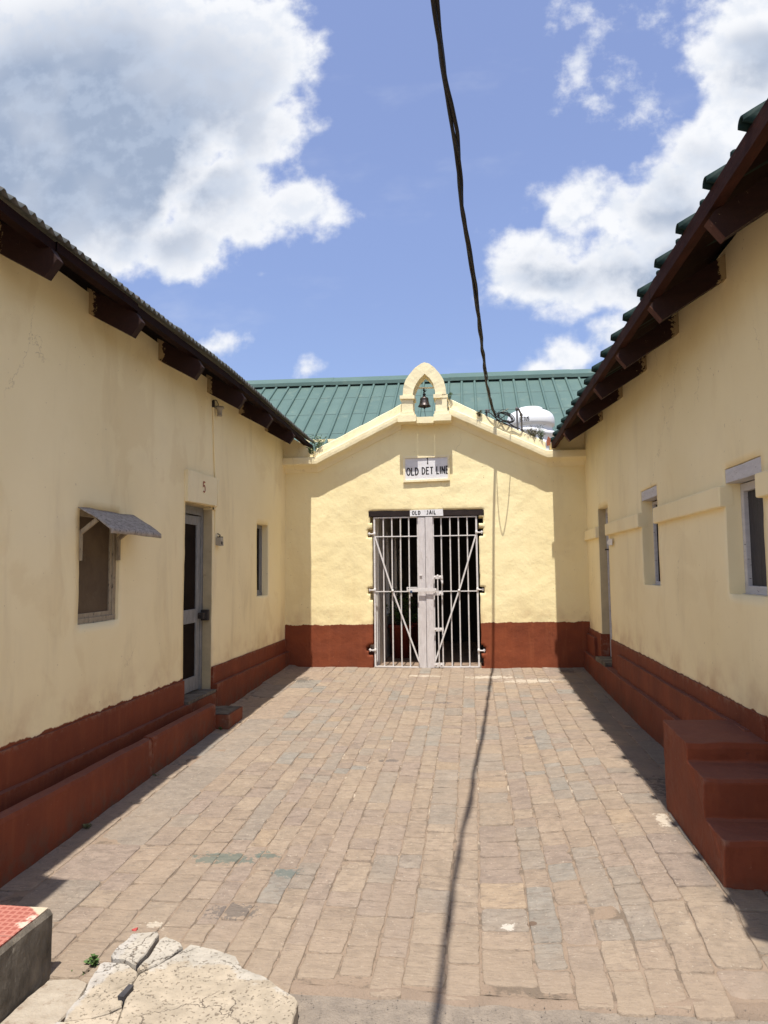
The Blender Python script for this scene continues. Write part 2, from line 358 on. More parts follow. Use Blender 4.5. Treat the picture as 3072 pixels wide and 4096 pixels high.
c = g.mix(g.math('MULTIPLY', g.ss(n2, .60, .68), .55), c, (.14, .105, .085))
c = g.mix(g.math('MULTIPLY', g.ss(g.noise(P, 62, 4, .6), .63, .68), .55), c, (.46, .38, .30))
stain_shade = g.math('MULTIPLY', g.ss(g.math('ADD', x, g.math('MULTIPLY_ADD', g.noise(P, 4, 6, .62), .5, -.25)), .92, 1.12), .62)
c = g.mix(stain_shade, c, (.125, .108, .092))  # dark stain on the right strip, also deepening the eave shade in colour
c = g.mix(g.math('MULTIPLY', g.ss(g.noise(P, 1.15, 5, .6), .50, .72), .20), c, (.25, .215, .175))
dust = g.math('MULTIPLY', g.ss(g.noise(P, 2.1, 6, .6), .40, .70), .38)
dust = g.math('ADD', dust, g.math('MULTIPLY', g.ss(y, 3.1, 2.6), .45), clamp=True)
c = g.mix(dust, c, (.315, .235, .168))
wht = g.noise(P, 23, 7, .7)      # lime splashes, thicker by the gate
thr = g.math('ADD', g.math('MULTIPLY', g.ss(y, 7.6, 9.0), -.09), .725)
c = g.mix(g.ss(g.math('SUBTRACT', wht, thr), 0.0, .015), c, (.60, .52, .41))
def blotch(c, cx, cy, rx, ry, col, amt=.6):
    q = g.vec('LENGTH', g.vec('MULTIPLY_ADD', P, (1 / rx, 1 / ry, 0), (-cx / rx, -cy / ry, 0)))
    f = g.ss(g.math('ADD', q, g.math('MULTIPLY_ADD', g.noise(P, 26, 7, .72), 4.4, -2.2)), .95, .75)
    return g.mix(g.math('MULTIPLY', f, amt), c, col)
for a in [(-1.28, 3.62, .16, .07, (.075, .12, .105)), (-1.09, 3.68, .07, .05, (.075, .12, .105)), (-.93, 3.5, .07, .05, (.09, .12, .11)), (-1.06, 3.12, .12, .06, (.09, .08, .075)),
          (1.18, 4.55, .12, .22, (.045, .042, .042)), (1.2, 4.25, .09, .05, (.035, .033, .033)), (1.1, 8.9, .10, .10, (.05, .045, .045)), (-2.0, 8.3, .10, .16, (.08, .07, .06)),
          (-.62, 5.3, .07, .04, (.10, .085, .08)), (.42, 5.9, .06, .05, (.11, .09, .085)), (-.3, 7.2, .10, .05, (.12, .10, .09))]:
    c = blotch(c, *a)
for a in [(.98, 4.05, .045, .10, (.62, .53, .42)), (.2, 8.55, .30, .09, (.60, .52, .42)), (.62, 8.3, .30, .12, (.56, .48, .39)), (-.62, 8.6, .22, .05, (.60, .52, .42)), (-1.35, 2.98, .06, .03, (.58, .5, .4)), (.12, 3.1, .03, .03, (.66, .6, .52))]:
    c = blotch(c, *a, .55)
q = g.vec('LENGTH', g.vec('MULTIPLY_ADD', P, (1 / .021, 1 / .018, 0), (-.217 / .021, -3.115 / .018, 0)))
c = g.mix(g.ss(q, 1.05, .9), c, (.15, .10, .07))
c = g.mix(1.0, c, (.985, 1.015, 1.02), 'MULTIPLY')
g.put(b.inputs['Base Color'], c); b.inputs['Roughness'].default_value = .85
h = g.math('ADD', g.math('MULTIPLY', fl, 1.0), g.math('ADD', g.math('MULTIPLY', n4, .8), g.math('MULTIPLY', n2, .35)))
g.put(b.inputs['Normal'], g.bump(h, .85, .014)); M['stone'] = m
# mortar / joint
m, g, b = new_mat('joint_mortar'); P = g.pos(); x, y, z = g.xyz(P)
c = g.mix(g.noise(P, 7, 6, .6), (.215, .155, .11), (.29, .22, .16))
c = g.mix(g.math('MULTIPLY', g.ss(g.noise(P, 6, 6, .65), .55, .63), g.math('MULTIPLY', g.ss(y, 3.2, 4.6), .7)), c, (.45, .375, .29))
c = g.mix(g.math('MULTIPLY', g.ss(g.noise(P, 9.1, 5, .65), .50, .60), .6), c, (.10, .08, .06))
g.put(b.inputs['Base Color'], c); b.inputs['Roughness'].default_value = .95
g.put(b.inputs['Normal'], g.bump(g.noise(P, 90, 4, .7), .9, .008)); M['joint'] = m

# ================================================================ SETTING: ground
R = 160
o = MB().grid(fr(-R, R, 20), fr(-R, R, 20), lambda x, y: (x, y, -.22)).build('ground', M['ground']); struct(o)
o = MB().grid(fr(-24, 24, .8), [-14, -8, -4, -2] + fr(-1, 2.62, .06), lambda x, y: (x, y, gz(x, y) - .010 + .006 * Vn(x * 3, y * 3) + .004 * Vn(x * 11, y * 11))).build('road', M['asphalt']); struct(o)
o = MB().grid(fr(-2.55, 1.55, .05), fr(2.66, 9.4, .05), lambda x, y: (x, y, gz(x, y) - .0015 + .0035 * Vn(x * 6, y * 6, 3))).build('mortar_bed', M['joint']); struct(o)
def dz_(x, y):
    e = 2.64 + .05 * Vn(x * 1.7, 2.2) + .02 * Vn(x * 6, 5)
    t = max(0, 1 - abs(y - e) / ((.16 + .06 * Vn(x * 3, 9)) if y > e else (.10 + .03 * Vn(x * 5, 4))))
    return gz(x, y) - .052 + .058 * t + .006 * Vn(x * 9, y * 9, 1) + .003 * Vn(x * 27, y * 27, 2)
o = MB().grid(fr(-2.4, 3.0, .03), fr(2.44, 2.95, .02), lambda x, y: (x, y, dz_(x, y))).build('dirt_strip', M['dirt']); struct(o)

# paving stones
pal = [((.285, .208, .152), 7), ((.305, .228, .165), 5), ((.26, .193, .152), 4), ((.245, .205, .170), 4), ((.215, .205, .185), 2.4), ((.33, .235, .155), 1.0), ((.245, .182, .150), 2.5)]
bx = [-2.42, -2.07, -1.774, -1.634, -1.473, -1.325, -1.203, -1.1, -.987, -.886, -.776, -.67, -.529, -.398, -.284, -.123, .003, .202, .327, .46, .586, .716, .846, 1.03, 1.2, 1.42]
sv, sf, scol, ssm = [], [], [], []
def stone(x0, x1, y0, y1, c):
    gap = rnd(.002, .0055); x0 += gap; x1 -= gap; y0 += gap * .8; y1 -= gap * .8
    w, l = x1 - x0, y1 - y0
    r = min(w, l) * rnd(.03, .12)
    ring = []
    for (cx, cy, a0) in ((x1 - r, y1 - r, 0), (x0 + r, y1 - r, 90), (x0 + r, y0 + r, 180), (x1 - r, y0 + r, 270)):
        for k in (0, 45, 90):
            a = rad(a0 + k); ring.append((cx + r * math.cos(a), cy + r * math.sin(a)))
    # side points
    out = []
    n = len(ring)
    for i in range(n):
        a, b_ = ring[i], ring[(i + 1) % n]; out.append(a)
        L = math.hypot(a[0] - b_[0], a[1] - b_[1])
        if L > .07:
            for k in range(1, int(L / .05) + 1):
                t = k / (int(L / .05) + 1); out.append((a[0] + (b_[0] - a[0]) * t, a[1] + (b_[1] - a[1]) * t))
    ph = rnd(0, 50)
    ring = [(px + .008 * Vn(px * 14, py * 14, ph) + .005 * Vn(px * 40, py * 40, ph), py + .008 * Vn(py * 14, px * 14, ph + 7) + .005 * Vn(py * 40, px * 40, ph + 7)) for px, py in out]
    n = len(ring); cx, cy = (x0 + x1) / 2, (y0 + y1) / 2
    top = rnd(-.002, .005); tx, ty = rnd(-.03, .03), rnd(-.02, .02)
    def zz(px, py, k): return gz(px, py) + top + (px - cx) * tx + (py - cy) * ty + k + .0015 * Vn(px * 20, py * 20, ph)
    b0 = len(sv)
    for k, ins in ((-.02, 0), (.0005, .0), (.0025, .003), (.003, .012)):
        for px, py in ring:
            t = ins / max(.02, math.hypot(px - cx, py - cy))
            qx, qy = px + (cx - px) * t, py + (cy - py) * t
            sv.append((qx, qy, zz(qx, qy, k)))
    sv.append((cx, cy, zz(cx, cy, .004)))
    for lv in range(3):
        for i in range(n):
            j = (i + 1) % n
            sf.append((b0 + lv * n + i, b0 + lv * n + j, b0 + (lv + 1) * n + j, b0 + (lv + 1) * n + i))
    for i in range(n): sf.append((b0 + 3 * n + i, b0 + 3 * n + (i + 1) % n, b0 + 4 * n))
    scol.extend([c] * (4 * n + 1))
for i in range(len(bx) - 1):
    x0, x1 = bx[i], bx[i + 1]; y = 2.64 + rnd(-.06, .08)
    big = i < 2 or i >= 23
    run = None
    while y < 9.16:
        l = (rnd(.10, .24) if y < 4.6 else rnd(.075, .18)) if not big else rnd(.20, .45)
        if random.random() < .18: l *= 1.5
        if y < 4: l = max(l, .13)
        if y + l > 9.0: l = 9.17 - y
        if run is None or random.random() < .62:
            c = random.choices([q[0] for q in pal], [q[1] * (1.8 if big and k in (3, 4) else 1) for k, q in enumerate(pal)])[0]
            run = c
        k = rnd(.90, 1.09); cc_ = tuple(q * k for q in run)
        dxl = .012 * Vn(i * 3.1, y * .5); dxr = .012 * Vn((i + 1) * 3.1, y * .5)
        if l > .14 and (x1 - x0) > .19 and random.random() < .12:
            mx = (x0 + x1) / 2 + rnd(-.02, .02); stone(x0 + dxl, mx, y, y + l, cc_); stone(mx, x1 + dxr, y, y + l, tuple(q * .93 for q in cc_))
        else: stone(x0 + dxl, x1 + dxr, y, y + l, cc_)
        y += l
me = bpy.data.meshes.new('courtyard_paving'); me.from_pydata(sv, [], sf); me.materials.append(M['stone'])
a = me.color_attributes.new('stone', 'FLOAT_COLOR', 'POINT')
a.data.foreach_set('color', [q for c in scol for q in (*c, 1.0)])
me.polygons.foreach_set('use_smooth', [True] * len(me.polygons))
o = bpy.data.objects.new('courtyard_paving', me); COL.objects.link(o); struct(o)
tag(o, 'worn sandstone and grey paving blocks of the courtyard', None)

# ================================================================ generic wall with openings
def wall(fn, us, vs, hole, thick, amp, top=None, jit=.004, sc=3.0):
    """fn(u,v,d): d is depth into the wall. hole(u,v) / top(u) decide which cells are open."""
    nu, nv = len(us), len(vs); mb = MB()
    cell = [[not (hole(.5 * (us[i] + us[i + 1]), .5 * (vs[j] + vs[j + 1])) or (top and .5 * (vs[j] + vs[j + 1]) > top(.5 * (us[i] + us[i + 1])))) for j in range(nv - 1)] for i in range(nu - 1)]
    V = []
    idx = {}
    def vert(i, j):
        if (i, j) in idx: return idx[(i, j)]
        u, v = us[i], vs[j]
        d = amp * (Vn(u * sc, v * sc, 1.3) + .55 * Vn(u * sc * 3.1, v * sc * 3.1, 4) + .22 * Vn(u * sc * 9, v * sc * 9, 8))
        full = all(0 <= a < nu - 1 and 0 <= b < nv - 1 and cell[a][b] for a in (i - 1, i) for b in (j - 1, j))
        inner = 0 < i < nu - 1 and 0 < j < nv - 1
        if inner and not full:
            u += jit * Vn(u * 17, v * 17, 2); v += jit * Vn(v * 17, u * 17, 6); d += abs(jit) * .5
        V.append(fn(u, v, d)); idx[(i, j)] = len(V) - 1; return idx[(i, j)]
    deep = {}
    def dv(i, j):
        if (i, j) not in deep:
            V.append(fn(us[i], vs[j], thick)); deep[(i, j)] = len(V) - 1
        return deep[(i, j)]
    F = []; Rv = []
    for i in range(nu - 1):
        for j in range(nv - 1):
            if not cell[i][j]: continue
            F.append((vert(i, j), vert(i + 1, j), vert(i + 1, j + 1), vert(i, j + 1)))
            for (a, b, p, q) in ((i - 1, j, (i, j + 1), (i, j)), (i + 1, j, (i + 1, j), (i + 1, j + 1)), (i, j - 1, (i, j), (i + 1, j)), (i, j + 1, (i + 1, j + 1), (i, j + 1))):
                if 0 <= a < nu - 1 and 0 <= b < nv - 1 and not cell[a][b]:
                    Rv.append((vert(*q), vert(*p), dv(*p), dv(*q)))
    mb.add(V, F, True); k = len(F)
    mb.f += Rv; mb.sm += [False] * len(Rv)
    return mb
def cuts(a, b, step, marks):
    ms = sorted(set([a, b] + [m for m in marks if a < m < b])); out = []
    for p, q in zip(ms, ms[1:]): out += fr(p, q, step)[:-1]
    return out + [b]
XL, XR, D = -2.448, 1.44, 9.17
# ================================================================ JAIL GATEHOUSE (end wall with gate, gable and bell arch)
gh = root('jail_gatehouse', (-.5, D, .34), 'cream gabled gatehouse at the end of the courtyard with a bell arch on top', 'building')
gl = lambda x: 2.985 + .485 * (x + 2.0) if x < -.5 else 2.985 + .485 * (.965 - x)      # lip bottom line of the gable cornice
def gtop(x):
    if -.93 < x < -.21: return 3.60
    return max(2.985, gl(x)) + .06
def ghole(x, z):
    if -1.285 < x < .097 and z < 2.30: return True
    if -1.318 < x < .152 and 2.288 < z < 2.362: return True
    for cx, cz, rx, rz in ((-1.315, 2.075, .05, .07), (-1.315, 1.335, .045, .05), (-1.315, .575, .055, .085), (.125, 2.07, .045, .07), (.118, 1.33, .04, .05), (.115, .58, .045, .06),
                           (-1.29, 2.24, .03, .05), (.12, 2.22, .035, .07), (.10, .42, .03, .06), (-1.295, 1.24, .03, .05)):
        if ((x - cx) / (rx * .85)) ** 2 + ((z - cz) / (rz * .8)) ** 2 < 1: return True
    return False
us = cuts(-2.6, 1.62, .027, [-1.318, -1.285, .097, .152]); vs = cuts(.15, 3.75, .027, [2.288, 2.30, 2.362])
fw_ = wall(lambda u, v, dd: (u, D + dd, v), us, vs, ghole, .34, .0075, gtop, .007, 2.2)
fw_.build('front_wall', M['front'], gh)
# chipped plaster lumps beside the hinges are in the wall edge itself; body, roof slab and dark inside
mb = MB()
mb.box(-2.6, -2.2, D + .36, 13.2, 0, 3.0); mb.box(1.3, 1.62, D + .36, 13.2, 0, 3.0); mb.box(-2.2, 1.3, 13.0, 13.2, 0, 3.0)
mb.build('side_wall', M['front'], gh)
MB().box(-2.6, -1.24, D + .10, 9.75, 2.98, 3.08).box(-1.24, 1.62, D + .10, 10.05, 2.98, 3.08).box(-1.24, 1.62, 10.05, 13.2, 2.98, 3.08).box(-2.6, -1.30, 12.9, 13.2, 2.98, 3.08).build('flat_roof', M['grime'], gh)  # unseen opening on the left, added to let skylight down behind the passage wall
MB().grid(fr(-2.2, 1.3, .1), fr(D - .02, 13.0, .1), lambda x, y: (x, y, .333 + .006 * Vn(x * 5, y * 5, 3))).build('passage_floor', M['infloor'], gh)
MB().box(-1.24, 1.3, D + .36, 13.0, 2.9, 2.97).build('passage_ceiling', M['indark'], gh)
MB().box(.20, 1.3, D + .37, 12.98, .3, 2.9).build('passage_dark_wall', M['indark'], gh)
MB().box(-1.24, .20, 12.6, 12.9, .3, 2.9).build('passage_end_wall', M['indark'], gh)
# whitewashed side wall of the passage with three pointed openings
def lan(y, z):
    for cy in (10.45, 11.55, 12.35):
        hw = .20; t = abs(y - cy) / hw
        if t < 1 and .95 < z < 1.45 + .72 * math.sqrt(max(0, 1 - t ** 1.6)): return True
    return False
wall(lambda u, v, dd: (-1.24 - dd, u, v), fr(D + .36, 12.6, .05), fr(.3, 2.95, .05), lan, .16, .004, None, 0).build('passage_white_wall', M['inwall'], gh)
MB().box(-2.2, -1.245, D + .341, D + .42, .3, 2.97).build('passage_white_wall', M['inwall'], gh)
MB().box(-2.2, -1.95, 9.9, 12.9, .3, 2.97).build('added_bounce_wall', M['inwall'], gh)  # white wall added to bounce skylight through the pointed openings
# lintel
mb = MB().hexa([(-1.33, D - .004, 2.294), (.165, D - .004, 2.283), (.165, D + .30, 2.283), (-1.33, D + .30, 2.294), (-1.33, D - .002, 2.366), (.165, D - .002, 2.352), (.165, D + .30, 2.352), (-1.33, D + .30, 2.366)])
mb.build('lintel', M['lintel'], gh, cut=.05, rough=.008)
# cornice: section extruded along the gable line
def extr(path, sec, name, step=.04, mat='trim', rough=.006):
    pts = []
    for (a, b) in zip(path, path[1:]):
        n = max(1, int(math.hypot(b[0] - a[0], b[1] - a[1]) / step))
        pts += [(a[0] + (b[0] - a[0]) * i / n, a[1] + (b[1] - a[1]) * i / n) for i in range(n)]
    pts.append(path[-1]); n = len(sec); mb = MB()
    vs = [(px, D + y, pz + z) for px, pz in pts for y, z in sec]
    mb.add(vs, [(i * n + k, i * n + (k + 1) % n, (i + 1) * n + (k + 1) % n, (i + 1) * n + k) for i in range(len(pts) - 1) for k in range(n)] + [tuple(range(n)), tuple(range((len(pts) - 1) * n, len(pts) * n))[::-1]])
    return mb.build(name, M[mat], gh, rough=rough)
csec = [(.03, -.10), (-.012, -.092), (-.030, -.065), (-.050, -.042), (-.085, -.022), (-.118, -.012), (-.135, -.002), (-.142, .004), (-.145, .04), (-.144, .082), (-.138, .092), (-.10, .10), (.10, .104), (.10, -.1)]
extr([(-2.56, 2.985), (-2.0, 2.985), (-.885, gl(-.885))], csec, 'cornice')
extr([(-.25, gl(-.25)), (.965, 2.985), (1.56, 2.985)], csec, 'cornice')
psec = [(-.098, .095), (-.095, .15), (-.092, .205), (-.082, .214), (.06, .218), (.07, .20), (.07, .09)]
extr([(-2.01, 2.978), (-1.6, gl(-1.6) - .008), (-.86, gl(-.86) + .006)], psec, 'parapet', rough=.012)
extr([(-.27, gl(-.27) + .01), (.3, gl(.3) - .012), (.955, 2.98)], psec, 'parapet', rough=.014)
# stub walls over the two wings, under the eaves of the side roofs
MB().prism([(-2.56, 3.08), (-2.06, 3.08), (-2.07, 3.20), (-2.14, 3.24), (-2.56, 3.47)], lambda a, b: (a, D - .05, b), lambda a, b: (a, D + .2, b)).build('wing_parapet', M['trim'], gh, cut=.06, rough=.008)
MB().prism([(1.56, 3.08), (1.03, 3.08), (1.03, 3.19), (1.09, 3.22), (1.56, 3.46)], lambda a, b: (a, D - .05, b), lambda a, b: (a, D + .2, b)).build('wing_parapet', M['trim'], gh, cut=.06, rough=.008)
# bell arch
ba = MB().prism([(-.843, 3.83), (-.832, 3.93), (-.803, 4.035), (-.752, 4.115), (-.685, 4.19), (-.60, 4.248), (-.556, 4.262), (-.50, 4.242), (-.43, 4.18), (-.366, 4.10), (-.318, 4.01), (-.295, 3.92), (-.284, 3.83),
                (-.422, 3.83), (-.43, 3.90), (-.452, 3.975), (-.50, 4.05), (-.560, 4.108), (-.625, 4.045), (-.672, 3.97), (-.70, 3.90), (-.712, 3.83)],
               lambda a, b: (a, D - .205, b), lambda a, b: (a, D + .06, b)).build('bell_arch', M['trim'], gh, cut=.05, rough=.012)
def blk(name, x0, x1, z0, z1, y0, y1=D + .06, rough=.007, par=ba): return MB().box(x0, x1, y0, y1, z0, z1).build(name, M['trim'], par, cut=.05, rough=rough)
blk('pier', -.862, -.712, 3.615, 3.79, D - .195); blk('pier', -.424, -.278, 3.615, 3.785, D - .195)
blk('capital', -.882, -.690, 3.788, 3.832, D - .215); blk('capital', -.448, -.340, 3.783, 3.832, D - .222); blk('capital', -.343, -.268, 3.785, 3.828, D - .20)
blk('pier_plinth', -.878, -.697, 3.574, 3.618, D - .21); blk('pier_plinth', -.438, -.252, 3.570, 3.615, D - .21)
blk('base_block', -.912, -.676, 3.487, 3.576, D - .222); blk('base_block', -.450, -.226, 3.487, 3.573, D - .222); blk('base_block', -.672, -.454, 3.475, 3.553, D - .165)
MB().tube([(-.70, D - .09, 3.952), (-.43, D - .09, 3.948)], .011, 8).build('bell_bar', M['trim'], ba)

# ---------------------------------------------------------------- bell hanging in the arch
bl = root('bell', (-.573, D - .09, 3.70), 'small dark bronze bell hanging in the cream arch on the gable', 'bell')
cx, cy = -.573, D - .09
MB().lathe((cx, cy, 3.705), [(.0, .135), (.020, .135), (.024, .125), (.05, .112), (.056, .095), (.052, .088), (.056, .075), (.060, .05), (.068, .025), (.080, .008), (.084, 0), (.078, -.002), (.06, .03), (.045, .09), (0, .11)], 32).build('bell_body', M['bell'], bl)
mb = MB().tube([(cx, cy, 3.838), (cx, cy, 3.875)], .012, 8)
for k in range(5):
    z0 = 3.862 + k * .017; a = k * 1.4
    mb.tube([(cx + .018 * math.cos(a + t) * math.cos(a * .7), cy + .018 * math.cos(a + t) * math.sin(a * .7), z0 + .014 * math.sin(t)) for t in [q * math.pi / 5 for q in range(11)]], .0045, 6)
mb.tube([(cx + .024 * math.cos(t) + .012, cy, 3.93 + .024 * math.sin(t)) for t in [q * math.pi / 6 for q in range(12)]], .003, 6)
mb.build('hanging_chain', M['iron'], bl)
MB().tube([(cx, cy, 3.74), (cx + .002, cy, 3.69)], .006, 8).lathe((cx, cy, 3.682), [(0, -.012), (.011, -.006), (.013, .003), (.008, .012), (0, .016)], 12).build('clapper', M['iron'], bl)
MB().tube([(cx, cy, 3.68), (cx + .006, cy - .01, 3.62), (cx + .016, cy - .03, 3.545)], .003, 6).build('pull_rope', M['cable'], bl)

# ================================================================ lettering
def arc(cx, cy, rx, ry, a0, a1, n=12): return [(cx + rx * math.cos(rad(a0 + (a1 - a0) * i / n)), cy + ry * math.sin(rad(a0 + (a1 - a0) * i / n))) for i in range(n + 1)]
CH = {'O': (.66, [arc(.33, .5, .30, .47, 90, 449, 20)]), 'L': (.50, [[(.04, 1), (.04, .03), (.50, .03)]]),
      'D': (.60, [[(.05, 0), (.05, 1)], [(.0, .97)] + arc(.15, .5, .40, .46, 88, -88, 12) + [(0, .03)]]),
      'E': (.54, [[(.54, .97), (.05, .97), (.05, .03), (.54, .03)], [(.05, .52), (.44, .52)]]), 'T': (.58, [[(0, .97), (.58, .97)], [(.29, .92), (.29, 0)]]),
      'I': (.12, [[(.06, 1), (.06, 0)]]), 'N': (.64, [[(.05, 0), (.05, 1)], [(.07, .98), (.57, .02)], [(.59, 0), (.59, 1)]]), 'A': (.64, [[(.0, 0), (.30, 1), (.36, 1), (.64, 0)], [(.14, .33), (.52, .33)]]),
      'J': (.56, [[(.16, .97), (.50, .97)], [(.44, .97), (.44, .3)] + arc(.24, .26, .20, .23, 0, -150, 10)]), '1': (.26, [[(.0, .78), (.13, .97), (.13, .02)], [(0, .02), (.27, .02)]]),
      '5': (.56, [[(.52, .97), (.10, .97), (.07, .56)] + arc(.26, .34, .27, .30, 115, -130, 14)]), 'C': (.60, [arc(.34, .5, .30, .46, 50, 310, 14)]),
      'U': (.60, [[(.05, 1), (.05, .35)] + arc(.30, .33, .25, .30, 180, 360, 10) + [(.55, 1)]]), 'S': (.54, [arc(.28, .74, .22, .22, 20, 230, 10) + arc(.27, .27, .23, .24, 60, -160, 10)])}
def letters(mb, text, x, z, h, thick, gap, wscale, fn, space=.35):
    """draw text from (x,z); fn(x,z,k) maps to the board surface, k = tiny stacking offset"""
    k = 0
    for ch in text:
        if ch == ' ': x += space * h; continue
        w, strokes = CH[ch]
        for st in strokes:
            pts = [Vector((x + px * h * wscale, z + pz * h)) for px, pz in st]; n = len(pts); k += 1
            closed = (pts[0] - pts[-1]).length < 1e-3 * h * 20 and n > 6
            L, Rr = [], []
            for i in range(n):
                a = pts[i] - pts[i - 1] if i > 0 else None; b_ = pts[i + 1] - pts[i] if i < n - 1 else None
                if a is None: a = b_
                if b_ is None: b_ = a
                a = a.normalized(); b_ = b_.normalized(); t = (a + b_)
                t = t.normalized() if t.length > 1e-4 else a
                nn = Vector((-t.y, t.x)); sc = 1 / max(.45, nn.dot(Vector((-a.y, a.x))))
                wv = thick / 2 * sc * (1 + .12 * Vn(pts[i].x * 60, pts[i].y * 60))
                L.append(pts[i] + nn * wv); Rr.append(pts[i] - nn * wv)
            vs = [fn(q.x, q.y, k) for q in L] + [fn(q.x, q.y, k) for q in Rr]
            mb.add(vs, [(i, i + 1, n + i + 1, n + i) for i in range(n - 1)])
        x += (w * wscale + gap) * h
    return x
# ---------------------------------------------------------------- wall plaque
pq = root('wall_plaque', (-.565, D, 2.73), 'white rectangular wall plaque lettered OLD DET LINE above the gate', 'sign')
mb = MB()
x0, x1, z0, z1 = -.868, -.262, 2.728, 3.076; w = .026; yf = D - .028
mb.hexa([(x0, yf, z0), (x1, yf, z0 + .012), (x1, D + .02, z0 + .012), (x0, D + .02, z0), (x0, yf, z0 + w), (x1, yf, z0 + w + .012), (x1, D + .02, z0 + w + .012), (x0, D + .02, z0 + w)])
mb.hexa([(x0, yf, z1 - w - .008), (x1, yf, z1 - w), (x1, D + .02, z1 - w), (x0, D + .02, z1 - w - .008), (x0, yf, z1 - .008), (x1, yf, z1), (x1, D + .02, z1), (x0, D + .02, z1 - .008)])
mb.box(x0, x0 + w, yf + .001, D + .02, z0 + w, z1 - w - .006); mb.box(x1 - w, x1, yf + .001, D + .02, z0 + w + .010, z1 - w)
mb.build('plaque_frame', M['trim'], pq, bevel=.002)
MB().box(x0 + w - .002, x1 - w + .002, D - .014, D + .018, z0 + w - .002, z1 - w + .001).build('plaque_panel', M['signwhite'], pq)
mb = MB(); fn = lambda x, z, k: (x, D - .0152 - k * .0001, z + (x + .8) * .018)
letters(mb, 'OLD', -.822, 2.818, .098, .0155, .15, .72, fn); letters(mb, 'DET', -.622, 2.824, .092, .0145, .15, .74, fn); letters(mb, 'LINE', -.432, 2.822, .098, .0145, .15, .62, fn)
letters(mb, '1', -.556, 2.960, .082, .0135, .15, .8, fn); mb.build('lettering', M['black'], pq)
# ---------------------------------------------------------------- small name board on the lintel
nb = root('name_board', (-.57, D, 2.32), 'small white board lettered OLD JAIL on the dark lintel over the gate', 'sign')
MB().hexa([(-.786, D - .022, 2.284), (-.356, D - .022, 2.283), (-.356, D - .006, 2.283), (-.786, D - .006, 2.284), (-.786, D - .021, 2.362), (-.360, D - .021, 2.370), (-.360, D - .006, 2.370), (-.786, D - .006, 2.362)]).build('board', M['signwhite'], nb, cut=.04, rough=.0012)
mb = MB(); fn = lambda x, z, k: (x, D - .0236 - k * .0001, z + (x + .78) * .012)
letters(mb, 'OLD', -.756, 2.303, .047, .0100, .30, .92, fn); mb.build('lettering', M['black'], nb)
mb = MB(); letters(mb, 'JAIL', -.572, 2.303, .047, .0100, .30, .92, fn); mb.build('lettering', M['black'], nb)
MB().box(-.592, -.589, D - .0232, D - .02, 2.332, 2.356).build('crack', M['iron'], nb)

# ================================================================ IRON GATE
GY = D + .02
ig = root('iron_gate', (-.6, GY, .345), 'double leaf white barred iron gate closed under the OLD JAIL board', 'gate')
def flat(mb, a, b, w, t): return mb.bar(a, b, w, t, (0, -1, 0))
def leaf(xh, xm, bars, sgn, zt, zb):
    mb = MB()
    flat(mb, (xh, GY, zb), (xh, GY, zt), .022, .018); flat(mb, (xh - sgn * .011, GY - .001, zt), (xm, GY - .001, zt), .016, .02); flat(mb, (xh - sgn * .011, GY - .001, zb), (xm, GY - .001, zb - .006), .016, .02)
    flat(mb, (xm, GY + .001, zb), (xm, GY + .001, zt), .014, .016)
    lf = mb.build('gate_leaf', M['white'], ig)
    for bxx, kink in bars:
        pts = [(bxx + kink * .0 , GY + .004, zt)]
        for z in fr(zt, zb, .12)[1:]:
            t = (zt - z) / (zt - zb); pts.append((bxx + kink * math.sin(min(1, max(0, (t - .45) / .5)) * math.pi) + .0025 * Vn(bxx * 9, z * 3), GY + .004, z))
        MB().tube(pts, .0092, 8).build('bar', M['white'], lf)
    for z in (2.028, 1.316): flat(MB(), (xh, GY - .010, z), (xm, GY - .010, z - .002), .013, .012).build('cross_rail', M['white'], lf)
    xk = xh + sgn * .235
    mb = MB(); flat(mb, (xh + sgn * .012, GY - .020, 2.02), (xk + sgn * .02, GY - .022, 1.25), .019, .009)
    flat(mb, (xk - sgn * .012, GY - .030, 1.36), (xm, GY - .028, .43), .019, .008)
    mb.lathe((xk, GY - .03, 1.325), [(0, -.02), (.016, -.012), (.018, .0), (.012, .014), (0, .02)], 10); mb.build('diagonal_brace', M['white'], lf)
    for z in (2.065, 1.335, .565):
        mb = MB().lathe((xh, GY - .006, z), [(.0, -.028), (.013, -.024), (.016, 0), (.013, .022), (0, .028)], 12)
        mb.tube([(xh, GY - .008, z), (xh - sgn * .04, GY - .006, z - .003), (xh - sgn * .085, GY + .004, z + .004)], [.011, .009, .008], 10)
        mb.lathe((xh - sgn * .068, GY + .0, z), [(.009, -.02), (.011, -.016), (.011, .016), (.009, .02), (0, .021)], 10); mb.build('hinge', M['white'], lf)
    return lf
L1 = leaf(-1.258, -.694, [(-1.141, -.018), (-1.029, -.012), (-.917, 0), (-.807, 0)], 1, 2.274, .358)
L2 = leaf(.064, -.489, [(-.388, .004), (-.274, .002), (-.165, 0), (-.053, .001)], -1, 2.268, .362)
def post(x0, x1, y0, y1, par):
    mb = MB(); mb.box(x0, x1, y0, y1, .350, 2.272); return mb.build('meeting_post', M['postwhite'], par, cut=.05, rough=.0035)
post(-.686, -.596, GY - .035, GY + .03, L1); post(-.590, -.497, GY - .042, GY + .025, L2)
for z in (1.494, 1.286, .831, .390):
    mb = MB(); flat(mb, (-.497, GY - .045, z), (-.374, GY - .04, z + .002), .046, .008)
    for bx_ in (-.476, -.408): mb.lathe((bx_, GY - .05, z), [(0, -.010), (.010, -.006), (.010, .006), (0, .011)], 8)
    mb.tube([(-.440, GY - .052, z - .024), (-.440, GY - .052, z + .024)], .011, 8); mb.build('bolt_plate', M['white'], L2)
